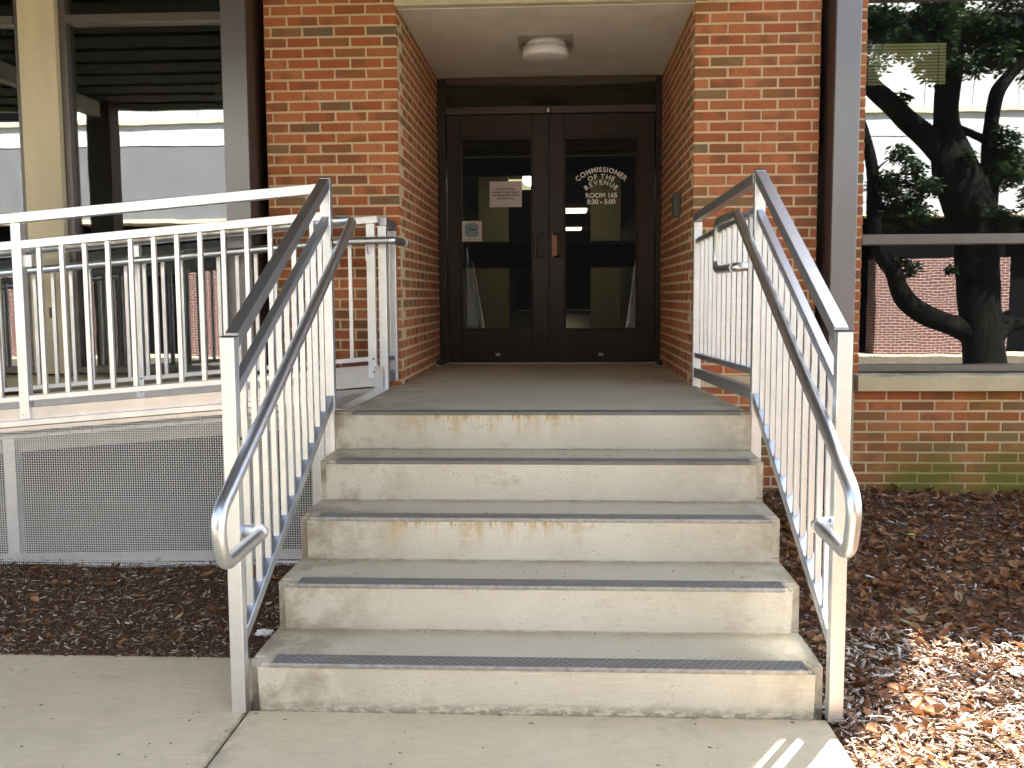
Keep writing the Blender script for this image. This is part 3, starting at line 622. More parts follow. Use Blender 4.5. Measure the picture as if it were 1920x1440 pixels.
def arc(s, cx, zc, rad, span, size, bold):
    # letters set one by one on an arc of the given half-angle
    ms = [text_mesh(ch, size, bold) if ch != ' ' else None for ch in s]; ws = [(width(mm)[0] if mm else size * .18) + size * .11 for mm in ms]; tot = sum(ws); p = 0; out = []
    for mm, w in zip(ms, ws):
        t = (p + w / 2) / tot; p += w; a = span * (1 - 2 * t)
        if mm: out.append((mm, cx - math.sin(a) * rad - width(mm)[1] * math.cos(a), zc + math.cos(a) * rad - width(mm)[1] * math.sin(a), a))
    return out
yl = YD - .0072
P = arc('COMMISSIONER', .448, 2.297, .305, math.radians(45),   .059, .0019) + arc('OF THE', .446, 2.297, .247, math.radians(28.5), .057, .0018) + arc('REVENUE', .445, 2.297, .197, math.radians(45), .057, .0018)
P += [(text_mesh('ROOM 165', .057, .0018), .448, 2.384, 0), (text_mesh('8:30 - 5:00', .057, .0018), .447, 2.330, 0)]
lettering('lettering', P, yl, LETTER, lfR)
lettering('numeral', [(text_mesh('6', .055, .001), -.0065, 3.101, 0)], y0 - .0026, LETTER, dr)
# notice and sticker taped to the left leaf
nt_ = empty('paper_notice', (-.375, YD - .008, 2.293)); tag(nt_, 'small printed paper notice taped inside the left door pane', 'notice')
BOX('sheet', (-.514, YD - .0082, 2.294), (-.236, YD - .0072, 2.513), PAPER, nt_)
lettering('printed_text', [(text_mesh(s, .0215, .0006), -.376, z, 0) for s, z in (('PROPERTY TAX', 2.446), ('PAYMENTS ARE PAID IN', 2.420), ('THE TREASURERS OFFICE', 2.394), ('(ACROSS HALL)', 2.368))], YD - .0088, INK, nt_)
stk = empty('square_sticker', (-.672, YD - .008, 2.0)); tag(stk, 'square white sticker with a grey-blue four-lobed emblem on the left door', 'sticker')
BOX('sheet', (-.759, YD - .0082, 2.003), (-.585, YD - .0072, 2.178), PAPER, stk)
bm = bmesh.new(); vs = []
for i in range(64):
    a = 2 * math.pi * i / 64; r = .052 + .018 * abs(math.cos(2 * a + math.pi / 2)) ** .6; vs.append(bm.verts.new((-.672 + math.cos(a) * r, YD - .0086, 2.100 + math.sin(a) * r)))
bm.faces.new(vs); finish(bm, 'emblem', TEAL, stk)
BOX('emblem_band', (-.69, YD - .0089, 2.098), (-.635, YD - .00865, 2.108), INK, stk)
BOX('caption_line', (-.745, YD - .0089, 2.018), (-.60, YD - .0083, 2.022), TEAL, stk)
# floor door stops
for x, y, lab in ((-.915, 4.604, 'small black door stop on the landing by the ramp-side recess wall'), (.905, 4.549, 'small black door stop on the landing under the small dark wall box')):
    ds = empty('door_stop', (x, y, ZF)); tag(ds, lab, 'door stop', 'floor door stops')
    BOX('base', (x - .03, y - .02, ZF + .0005), (x + .03, y + .02, ZF + .012), ALUP, ds, .002); BOX('body', (x - .02, y - .012, ZF + .012), (x + .026, y + .018, ZF + .055), BLACK, ds, .005, 2)
    CYL('wheel', (x - .012, y - .022, ZF + .012), (x - .012, y - .013, ZF + .012), .011, ALUP, ds); CYL('bumper', (x + .004, y - .02, ZF + .038), (x + .004, y - .012, ZF + .038), .013, BLACK, ds)
# wall box
wb = empty('wall_box', (XR, 3.62, 2.17)); tag(wb, 'small slim dark grey box on the right brick side wall', 'wall box')
BOX('housing', (XR - .05, 3.585, 2.085), (XR - .002, 3.69, 2.255), m_plain('grey_enamel', (.075, .08, .085), .5), wb, .008, 2); BOX('face_plate', (XR - .054, 3.60, 2.10), (XR - .0502, 3.675, 2.24), BLACK, wb, .002)
# ceiling lamp
lp = empty('ceiling_lamp', (-.008, 3.87, ZC)); tag(lp, 'round white drum lamp under the recess ceiling', 'lamp')
BOX('mounting_plate', (-.21, 3.66, ZC - .006), (.195, 4.08, ZC - .0005), LAMPPLATE, lp, .001)
def disc(name, r0, r1, z0, z1, material, bev=.012):
    bm = bmesh.new(); ps = [(0, z1), (r1, z1), (r1 + .0, z1), (r1 + bev * .7, z1 - bev * .3), (r1 + bev, z1 - bev)] if False else None
    prof = [(.0001, z0), (r0, z0), (r0, z1 + bev), (r0 - bev * .3, z1 + bev * .3), (r0 - bev, z1), (.0001, z1 - .004)]
    n = 56; rings = [[bm.verts.new((-.008 + r * math.cos(2 * math.pi * i / n), 3.87 + r * math.sin(2 * math.pi * i / n), z)) for i in range(n)] for r, z in prof]
    for A, B in zip(rings, rings[1:]):
        for i in range(n): bm.faces.new((A[i], A[(i + 1) % n], B[(i + 1) % n], B[i]))
    bmesh.ops.recalc_face_normals(bm, faces=bm.faces)
    for f in bm.faces: f.smooth = True
    return finish(bm, name, material, lp)
disc('collar', .150, .150, ZC - .0065, ZC - .045, WHITEP, .004); disc('drum_shade', .170, .170, ZC - .0455, ZC - .118, WHITEP, .016)

# interior corridor behind the doors
cor = empty('corridor', (0, 6, ZF)); tag(cor, 'dim corridor seen through the door panes', kind='structure')
def inw(bm, a, b): box(bm, a, b)
BOX('corridor_floor', (-3, YD + .07, ZF - .06), (3, 36, ZF - .002), INTF, cor); BOX('corridor_ceiling', (-3, YD + .25, 3.30), (3, 36, 3.45), INTW, cor)
BOX('corridor_wall', (-1.9, 8.2, ZF), (-1.7, 36, 3.3), INTW, cor); BOX('corridor_wall', (1.7, 8.2, ZF), (1.9, 36, 3.3), INTW, cor); BOX('end_wall', (-3, 36, ZF), (3, 36.1, 3.3), INTW, cor)
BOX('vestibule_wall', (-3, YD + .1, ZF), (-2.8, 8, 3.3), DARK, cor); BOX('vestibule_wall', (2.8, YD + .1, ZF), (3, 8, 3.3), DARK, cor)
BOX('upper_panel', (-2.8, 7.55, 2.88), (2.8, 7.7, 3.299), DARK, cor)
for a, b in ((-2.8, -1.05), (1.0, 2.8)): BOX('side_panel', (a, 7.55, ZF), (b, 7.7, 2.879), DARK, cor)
for a, b in ((-1.02, -.62), (.50, .90)): BOX('inner_pier', (a, 9.8, ZF), (b, 9.95, 3.299), INTW, cor)
BOX('ceiling_panel_light', (-.6, 8.0, 3.27), (.6, 9.2, 3.298), TUBELAMP, cor)  # unseen panel added to light the inner piers, hidden above the opening
BOX('push_bar', (-1.04, 7.50, 1.84), (.99, 7.54, 2.10), DARK, cor); BOX('bar_trim', (-1.04, 7.49, 2.10), (.99, 7.54, 2.135), LAMPPLATE, cor)
for yy in (16.5, 22, 29):
    t = BOX('ceiling_panel_light', (.05, yy, 3.27), (.62, yy + .9, 3.298), TUBELAMP, cor)
BOX('ceiling_panel_light', (-.72, 11.5, 3.28), (-.30, 12.8, 3.298), m_emit('dim_ceiling_panel', (1.0, .93, .62), .16), cor)
bm = bmesh.new(); bmesh.ops.create_uvsphere(bm, u_segments=16, v_segments=10, radius=.10, matrix=Matrix.Translation((-.37, 11.0, 3.24))); finish(bm, 'globe_light', BULB, cor, True)

# ================================================================== STAIR RAILINGS
BAL = .0225
def stair_rail(side, label):
    s = side; r = empty('stair_railing', (s * 1.085, 0, 0)); tag(r, label, 'railing', 'aluminium railings beside the steps')
    xc = s * 1.0855; dz = .012 if s > 0 else 0
    zt = lambda y: 1.39 + dz + .502 * y
    n = Vector((0, 0, 1))
    # posts
    for y, z0, z1 in ((-.005, 0.0, zt(0) - .002), (1.485, .30 if s < 0 else .30, zt(1.46) + .004)):
        bm = bmesh.new(); box(bm, (xc - .0255, y - .0255, z0), (xc + .0255, y + .0255, z1), .002); finish(bm, 'post', ALU, r)
        BOX('post_cap', (xc - .027, y - .027, z1 + .0005), (xc + .027, y + .027, z1 + .004), BLACK, r, .001)
    a, b = Vector((xc, .0215, zt(.0215) - .028)), Vector((xc, 1.459, zt(1.459) - .028))
    BEAM('top_rail', a, b, .051, .051, ALUT2, r, cut0=(0, 1, 0), cut1=(0, 1, 0))
    z2 = lambda y: 1.200 + dz + .502 * y
    BEAM('middle_rail', (xc, .0215, z2(.0215) - .02), (xc, 1.459, z2(1.459) - .02), .038, .038, ALUT2, r, cut0=(0, 1, 0), cut1=(0, 1, 0))
    z3 = lambda y: .292 + dz + .502 * y
    BEAM('bottom_rail', (xc, .0215, z3(.0215) - .026), (xc, 1.459, z3(1.459) - .026), .046, .046, ALUT2, r, cut0=(0, 1, 0), cut1=(0, 1, 0))
    nb = 11; hh = .873; bm = bmesh.new(); sl = .502
    # baluster with ends cut to the slope
    q = BAL / 2
    vs = [bm.verts.new((x, y, (0 if k == 0 else hh) + sl * y)) for k in (0, 1) for x, y in ((-q, -q), (q, -q), (q, q), (-q, q))]
    for i in range(4): bm.faces.new((vs[i], vs[(i + 1) % 4], vs[4 + (i + 1) % 4], vs[4 + i]))
    bm.faces.new(vs[:4][::-1]); bm.faces.new(vs[4:]); es = [e for e in bm.edges if abs(e.verts[0].co.x - e.verts[1].co.x) < 1e-6 and abs(e.verts[0].co.y - e.verts[1].co.y) < 1e-6]
    bmesh.ops.bevel(bm, geom=es, offset=.0015, segments=1, affect='EDGES'); bmesh.ops.recalc_face_normals(bm, faces=bm.faces)
    first = None
    for i in range(nb):
        y = .020 + (i + 1) * (1.44 / (nb + 1)); loc = (xc, y, z3(y) - .0005)
        if first is None: first = finish(bm, 'baluster', ALU, r, False, loc)
        else: inst(first, 'baluster', loc, r)
    # tubular handrail with a return loop at the foot
    xh = s * 1.015 if s > 0 else -.990
    c0, c1 = (1.10, .50) if s > 0 else (1.052, .525)
    zh = lambda y: c0 + c1 * y
    lo = .70 if s > 0 else .672
    if s > 0:
        pts = [(s * 1.085, 1.735, 1.675), (xh + .004, 1.735, 1.672, .02), (xh, 2.36, 1.672, .085), (xh, 2.30, zh(1.70) + .004, .07), (xh, 1.69, zh(1.69), .05), (xh, -.43, zh(-.43) + .01, .13), (xh, -.37, lo + .005, .085), (xh, .02, lo + .012, .02), (s * 1.064, .02, lo + .012)]
    else:
        pts = [(-1.13, 1.66, zh(1.66)), (xh, 1.66, zh(1.66), .03), (xh, -.45, zh(-.45) + .01, .13), (xh, -.40, lo - .012, .085), (xh, .02, lo, .02), (s * 1.064, .02, lo)]
    TUBE('handrail', rounded(pts, .05, 8), .0245, ALUT, r, 22)
    # weld rings at the elbows
    rings = [(xh, -.02, lo + .01, (0, 1, 0)), (xh, -.012, lo + .01, (0, 1, 0))]
    if s > 0: rings += [(xh, 1.765, 1.672, (0, 1, 0))]
    for x, y, z, d in rings: CYL('weld_ring', Vector((x, y, z)) - Vector(d) * .002, Vector((x, y, z)) + Vector(d) * .002, .0262, ALU, r, 20)
    # brackets from posts to handrail
    def bracket(y, z, zp):
        bm = bmesh.new(); xi = s * 1.059; o = -s
        box(bm, (min(xi, xi + o * .004), y - .018, zp - .055), (max(xi, xi + o * .004), y + .018, zp + .012), .001)
        pts = [(xi + o * .004, y, zp - .03), (xi + o * .022, y, zp - .038), (xh, y, z - .026)]
        tube(bm, rounded([Vector(p) for p in pts], .02, 5), .0075, 10); finish(bm, 'bracket', ALU, r, False)
        CYL('screw', (xi + o * .0035, y, zp), (xi + o * .0075, y, zp), .006, BLACK, r, 10)
    bracket(-.004, zh(-.004), zh(-.004) - .03); bracket(1.482, zh(1.482), zh(1.482) - .03)
    for y, z in ((1.44, 1.03 + .0), (1.44, 1.92)): CYL('screw', (s * 1.0585, y + .03, z), (s * 1.055, y + .03, z), .0055, ALU, r, 10)
    return r
ALUT2 = m_alu('aluminium_rail', .40, (.66, .69, .74))
rl = stair_rail(-1, 'aluminium stair railing on the ramp side of the steps'); rr = stair_rail(1, 'aluminium stair railing by the leaf-covered bed, with a guard beside the landing')
# landing guard (right): bolted to the railing's upper post
def gp(y): return 1.085 - (y - 1.485) * (.105 / 1.44)
p = lambda y, z: Vector((gp(y), y, z))
for y in (2.905,):
    bm = bmesh.new(); box(bm, (gp(y) - .0255, y - .0255, .87), (gp(y) + .0255, y + .0255, 1.995), .002); finish(bm, 'guard_post', ALU, rr)
BEAM('guard_top_rail', p(1.512, 2.104), p(2.93, 2.022), .051, .051, ALUT2, rr, cut0=(0, 1, 0), cut1=(0, 1, 0))
BEAM('guard_middle_rail', p(1.512, 1.945), p(2.879, 1.872), .038, .032, ALUT2, rr, cut0=(0, 1, 0), cut1=(0, 1, 0))
BEAM('guard_bottom_rail', p(1.512, 1.143), p(2.879, 1.140), .038, .032, ALUT2, rr, cut0=(0, 1, 0), cut1=(0, 1, 0))
BEAM('guard_channel', p(1.512, 1.028), p(2.879, 1.028), .045, .062, ALUT2, rr, cut0=(0, 1, 0), cut1=(0, 1, 0))
bm = bmesh.new(); box(bm, (-.0112, -.0112, 0), (.0112, .0112, 1), .0012); sb = finish(bm, 'guard_baluster', ALU, rr, False)
for i in range(11):
    y = 1.512 + (i + 1) * (1.367 / 12); top = 1.945 - .0515 * (y - 1.512) - .0155; bot = 1.143 + .0155
    if i == 0: o = sb
    else: o = inst(sb, 'guard_baluster', (0, 0, 0), rr)
    o.location = (gp(y), y, bot); o.scale = (1, 1, top - bot)

# ================================================================== RAMP
rp = empty('wheelchair_ramp', (-3, 2.1, .1)); tag(rp, 'aluminium wheelchair ramp with railings and wire mesh skirt beside the steps', 'ramp')
YF, YR, X0, X1 = 1.487, 2.70, -6.2, -1.13
SL = .0817
zr = lambda x: 2.098 + SL * (x + 1.135)
def rail(name, y, dz, w, h, parent, material=ALU, xa=X0, xb=X1, off=0): return BEAM(name, (xa, y, zr(xa) + dz - h / 2 * 1.0033 + off), (xb, y, zr(xb) + dz - h / 2 * 1.0033 + off), w, h, material, parent, cut0=(1, 0, 0), cut1=(1, 0, 0))
fr = empty('front_railing', (-3, YF, .9), rp); re_ = empty('rear_railing', (-3, YR, .9), rp)
xe = -1.112
rail('top_rail', YF, 0, .051, .051, fr, xb=xe); rail('middle_rail', YF, -.141, .032, .045, fr, xb=-1.1125); rail('bottom_rail', YF, -.946, .032, .030, fr, xb=-1.1125)
posts = [-2.70, -4.35, -5.9]
def vpost(x, y, z0, z1, parent, nm='post'):
    bm = bmesh.new(); box(bm, (x - .0255, y - .0265, z0), (x + .0255, y + .0245, z1), .002); return finish(bm, nm, ALU, parent)
for x in posts + [-1.145 - .02]:
    if x > -1.2: bm = bmesh.new(); box(bm, (-1.172, YF - .0135, zr(x) - 1.0), (-1.150, YF + .02, zr(x) - .053), .002); finish(bm, 'post', ALU, fr)
    else:
        vpost(x, YF, zr(x) - 1.07, zr(x) - .0525, fr)
        for dz in (-.93, -1.045): CYL('screw', (x - .008, YF - .030, zr(x) + dz), (x - .008, YF - .0262, zr(x) + dz), .0045, ALUP, fr, 10)
bm = bmesh.new(); box(bm, (-.0112, -.0105, 0), (.0112, .0105, 1), .0012); balm = finish(bm, 'baluster', ALU, fr, False, (-1.25, YF, zr(-1.25) - .948)); balm.scale = (1, 1, .763)
def balus(parent, y, xs, dzb, hgt):
    for x in xs:
        o = inst(balm, 'baluster', (x, y, zr(x) + dzb), parent); o.scale = (1, 1, hgt)
balm.location = (-1.255, YF, zr(-1.255) - .948)
xs = [-1.378 - i * .1215 for i in range(38)]
balus(fr, YF, [x for x in xs if all(abs(x - q) > .045 for q in posts)], -.948, .763)
# front tube handrail on the ramp side, running on to the stair handrail
def tubeline(name, y, dz, xa, xb, parent, extra=()):
    pts = [(xa, y, zr(xa) + dz)] + [(xb, y, zr(xb) + dz)] + list(extra); return TUBE(name, rounded(pts, .035, 6) if len(pts) > 2 else pts, .0245, ALUT, parent, 20)
tubeline('handrail', YF + .085, -.185, X0, -1.20, fr, [(-1.12, YF + .15, 1.925), (-1.0, YF + .172, 1.925)])
for x in posts:
    bm = bmesh.new(); tube(bm, rounded([(x + .03, YF + .022, zr(x) - .25), (x + .03, YF + .05, zr(x) - .25), (x + .03, YF + .085, zr(x) - .212)], .02, 4), .008, 10); box(bm, (x + .010, YF + .0245, zr(x) - .275), (x + .05, YF + .03, zr(x) - .215)); finish(bm, 'bracket', ALU, fr)
# rear railing
DR = -.066
xre = -1.055
rail('top_rail', YR, DR, .051, .045, re_, xb=xre); rail('middle_rail', YR, DR - .125, .032, .038, re_, xb=xre - .05); rail('bottom_rail', YR, DR - .885, .032, .030, re_, xb=xre - .05)
rposts = [-1.10, -2.62, -4.2, -5.8]
for x in rposts:
    vpost(x, YR, zr(x) - 1.09, zr(x) + DR - .0465, re_)
    CYL('screw', (x + .01, YR - .030, zr(x) + DR - .90), (x + .01, YR - .0262, zr(x) + DR - .90), .006, BLACK, re_, 10); CYL('screw', (x + .01, YR - .030, zr(x) + DR - .985), (x + .01, YR - .0262, zr(x) + DR - .985), .006, BLACK, re_, 10)
xs = [-1.235 - i * .1215 for i in range(38)]
balus(re_, YR, [x for x in xs if all(abs(x - q) > .045 for q in rposts)], DR - .886, .724)
TUBE('handrail', rounded([(X0, YR - .085, zr(X0) - .215), (-1.25, YR - .085, zr(-1.25) - .215), (-.955, YR - .085, zr(-1.1) - .222, .03), (-.895, YR + .06, zr(-1.1) - .228)], .03, 6), .0245, ALUT, re_, 20)
CYL('end_cap', (-.8965, YR + .056, zr(-1.1) - .2278), (-.8935, YR + .063, zr(-1.1) - .2282), .0262, ALU, re_, 20)
for x in rposts:
    bm = bmesh.new(); tube(bm, rounded([(x - .01, YR - .03, zr(x) - .30), (x - .01, YR - .055, zr(x) - .29), (x - .01, YR - .085, zr(x) - .243)], .02, 4), .008, 10); box(bm, (x - .03, YR - .031, zr(x) - .345), (x + .012, YR - .027, zr(x) - .255)); finish(bm, 'bracket', ALU, re_)
# return panel to the wall corner
vpost(-1.03, YR + .022, .945, 1.975, re_); BEAM('return_rail', (-1.03, YR + .05, 2.005), (-.995, 2.938, 1.985), .045, .051, ALUT2, re_, cut0=(0, 1, 0), cut1=(0, 1, 0))
vpost(-1.0, 2.905, .975, 1.955, re_); BEAM('return_bottom_rail', (-1.02, YR + .05, 1.135), (-1.0, 2.88, 1.13), .03, .03, ALUT2, re_); BEAM('return_channel', (-1.02, YR + .05, 1.02), (-1.0, 2.88, 1.015), .035, .07, ALUT2, re_)
o = inst(balm, 'return_baluster', (-1.012, 2.81, 1.15), re_); o.scale = (1, 1, .80)
# side channels, flanges, deck planks
BEAM('side_channel', (X0, YF + .006, zr(X0) - 1.005 - .052), (-1.108, YF + .006, zr(-1.108) - 1.005 - .052), .02, .095, ALUP, rp, cut0=(1, 0, 0), cut1=(1, 0, 0))
BEAM('front_flange', (X0, YF - .008, zr(X0) - 1.088), (-1.113, YF - .008, zr(-1.113) - 1.088), .062, .032, ALU, rp, cut0=(1, 0, 0), cut1=(1, 0, 0))
BEAM('lower_flange', (X0, YF - .004, zr(X0) - 1.119), (-1.113, YF - .004, zr(-1.113) - 1.119), .048, .026, ALUP, rp, cut0=(1, 0, 0), cut1=(1, 0, 0))
BEAM('rear_channel', (X0, YR - .012, zr(X0) - 1.075), (-1.06, YR - .012, zr(-1.06) - 1.075), .02, .14, ALUP, rp, cut0=(1, 0, 0), cut1=(1, 0, 0))
BEAM('lower_beam', (X0, YF + .075, zr(X0) - 1.19), (-1.1, YF + .075, zr(-1.1) - 1.19), .008, .12, BEAMM, rp, cut0=(1, 0, 0), cut1=(1, 0, 0))
BOX('corner_bracket', (-1.09, YR - .030, .948), (-1.035, YR - .0235, 1.085), ALUP, rp, .001)
for z in (.975, 1.055): CYL('screw', (-1.065, YR - .034, z), (-1.065, YR - .0302, z), .005, ALU, rp, 10)
bm = bmesh.new(); box(bm, (-.0585, 1.515, -.02), (.0585, YR - .024, 0), .002)
for i in range(12): box(bm, (-.053 + i * .0093, 1.516, .0002), (-.0505 + i * .0093, YR - .0245, .0022))
plank = None
for i in range(36):
    x = -1.118 - i * .1195; loc = (x, 0, zr(x) - 1.153)
    if plank is None: plank = finish(bm, 'deck_plank', ALUP, rp, False, loc); o = plank
    else: o = inst(plank, 'deck_plank', loc, rp)
    o.rotation_euler = (0, -math.atan(SL), 0)
bm = bmesh.new(); vs = [bm.verts.new(c_) for c_ in ((-1.062, 1.50, .952), (-1.000, 1.50, .9440), (-.990, YR + .02, .9440), (-1.062, YR + .02, .952), (-1.062, 1.50, .946), (-1.000, 1.50, .941), (-.990, YR + .02, .941), (-1.062, YR + .02, .946))]
for q in ((0, 1, 2, 3), (7, 6, 5, 4), (0, 4, 5, 1), (1, 5, 6, 2), (2, 6, 7, 3), (3, 7, 4, 0)): bm.faces.new([vs[i] for i in q])
bmesh.ops.recalc_face_normals(bm, faces=bm.faces); finish(bm, 'threshold_plate', ALUP, rp)
for x in (-2.83, -4.6): BOX('leg', (x - .03, YF + .03, gh(x, YF) - .05), (x + .03, YF + .09, zr(x) - 1.16), ALU, rp, .002)
BOX('leg', (-1.20, YF + .03, .08), (-1.13, YF + .10, zr(-1.17) - 1.16), ALU, rp, .002)
# woven wire skirt
zb = lambda x: .155 + (x + 1.27) * .026
def wire_skirt():
    V, F = [], []; pitch = .0125; r = .0016; xw = np.arange(-4.6, -1.075, pitch); yw = YF - .030
    def strand(pts):
        o = len(V)
        for (x, y, z), (dx, dz) in pts:
            for ox, oy, oz in ((dx * r, 0, dz * r), (-dx * r * .5, -r * .87, -dz * r * .5), (-dx * r * .5, r * .87, -dz * r * .5)): V.append((x + ox, y + oy, z + oz))
        for i in range(len(pts) - 1):
            for j in range(3): F.append((o + i * 3 + j, o + i * 3 + (j + 1) % 3, o + i * 3 + 3 + (j + 1) % 3, o + i * 3 + 3 + j))
    for i, x in enumerate(xw):
        z0, z1 = zb(x), zr(x) - 1.125; n = int((z1 - z0) / pitch) + 1
        strand([((x, yw + (r if (i + j) % 2 else -r), z0 + j * pitch), (1, 0)) for j in range(n)])
    zmax = zr(-1.1) - 1.1
    k = 0; z = zb(-4.6)
    while z < zmax:
        pts = [((x, yw + (-r if (i + k) % 2 else r), z), (0, 1)) for i, x in enumerate(xw) if zb(x) <= z <= zr(x) - 1.125]
        if len(pts) > 2: strand(pts)
        z += pitch; k += 1
    me = bpy.data.meshes.new('wire_mesh'); me.from_pydata(V, [], F); me.materials.append(WIREM); o = bpy.data.objects.new('wire_mesh', me); tag(o, kind='stuff'); link(o, rp)
WIREM = m_plain('galvanised_wire', (.72, .70, .64), .4, .35, .1)
wire_skirt()
BEAM('skirt_bottom_bar', (-4.6, YF - .03, zb(-4.6) - .012), (-1.075, YF - .03, zb(-1.075) - .012), .02, .022, ALU, rp)
BEAM('skirt_bottom_angle', (-4.6, YF + .015, zb(-4.6) + .028), (-1.075, YF + .015, zb(-1.075) + .028), .006, .055, ALUP, rp)

# ================================================================== CANOPY OVER THE WALKWAY
cn = empty('walkway_canopy', (-3, -1.2, 0)); tag(cn, 'ribbed metal canopy over the walkway, mirrored in the left windows', 'canopy')
CX0, CX1, CY0, CY1, CZ = -9.5, 1.45, -1.2, 2.93, 3.66
bm = bmesh.new(); nrib = 9; ys = np.linspace(CY0 + .05, CY1, nrib * 4 + 1); prof = []
for i, y in enumerate(ys): prof.append((y, CZ + (.09 if i % 4 in (2, 3) else 0)))
A = [bm.verts.new((CX0, y, z)) for y, z in prof]; B = [bm.verts.new((CX1, y, z)) for y, z in prof]
for i in range(len(A) - 1): bm.faces.new((A[i], A[i + 1], B[i + 1], B[i]))
bmesh.ops.solidify(bm, geom=bm.faces[:], thickness=.003); finish(bm, 'ribbed_deck', DECKM, cn)
BOX('fascia', (CX0, CY0 - .02, CZ - .06), (CX1, CY0 + .048, CZ + .22), DECKM, cn); BOX('side_fascia', (CX1 + .001, CY0 - .02, CZ - .0), (CX1 + .03, CY1, CZ + .22), DECKM, cn)
BOX('roof_cover', (CX0, CY0 + .06, CZ + .12), (CX1, CY1 - .002, CZ + .2), DECKM, cn)
for x in (-4.92, -9.0):
    BOX('canopy_post', (x - .13, -1.15, -.02), (x + .13, -.92, CZ - .002), BRONZE, cn, .004); BEAM('cross_beam', (x, -.9, CZ - .10), (x, 2.9, CZ - .10), .10, .16, DECKM, cn)
# ================================================================== BUILDING OPPOSITE
OY = -15.1
ob = empty('building_opposite', (0, OY, 0)); tag(ob, 'white and brick building opposite, seen mirrored in the windows', 'building')
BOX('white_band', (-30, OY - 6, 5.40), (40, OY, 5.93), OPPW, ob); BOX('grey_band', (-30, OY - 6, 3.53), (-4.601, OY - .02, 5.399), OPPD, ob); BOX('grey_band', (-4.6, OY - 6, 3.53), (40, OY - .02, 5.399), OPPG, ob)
pz = BOX('plaza', (-40, OY - 1, -.119), (60, -5.2, -.02), PLAZA); tag(pz, 'broad tan paving in front of the facing building', kind='structure')
BOX('lower_ledge', (-30, OY - 6, 3.43), (40, OY + .12, 3.529), LINT, ob); BOX('upper_ledge', (-30, OY - 6, 5.931), (40, OY + .10, 6.05), LINT, ob)
BOX('dark_bay', (-4.6, OY - .5, .03), (5.4, OY + .35, 9.3), DKWIN, ob)  # dark bay added so the door panes mirror no white wall
x = -29.5; k = 0
while x < 39:
    isw = (k % 9 in (3, 4))
    if isw: BOX('window', (x, OY - .2, 6.15), (x + 1.12, OY - .1, 8.2), BLUEW if x > 0 else DKWIN, ob); BOX('wall_panel', (x, OY - 6, 8.201), (x + 1.125, OY, 9.6), OPPW, ob)
    else: BOX('wall_panel', (x, OY - 6, 6.051), (x + 1.115, OY, 7.40), OPPW, ob, .008); BOX('upper_storey_panel', (x, OY - 6, 7.401), (x + 1.115, OY - .3, 8.35), OPPU, ob); BOX('top_panel', (x, OY - 6, 8.351), (x + 1.115, OY, 9.6), OPPW, ob)  # upper storey panels are a darker blue-grey than the white ones
    x += 1.132; k += 1
BOX('parapet', (-30, OY - 6, 9.601), (40, OY + .2, 9.9), LINT, ob)
BOX('ground_floor_back', (-30, OY - 6, 0), (40, OY - .9, 3.429), DKWIN, ob)
x = 7.94 - 5.9 * 6
while x < 38: BOX('brick_panel', (x, OY - .7, -.1), (x + 3.25, OY - .02, 2.40), FARB, ob); BOX('dark_transom', (x, OY - .7, 2.401), (x + 3.25, OY - .3, 3.42), DKWIN, ob); x += 5.9
BOX('plinth', (-30, OY - .9, -.12), (40, OY + .3, .02), LINT, ob)

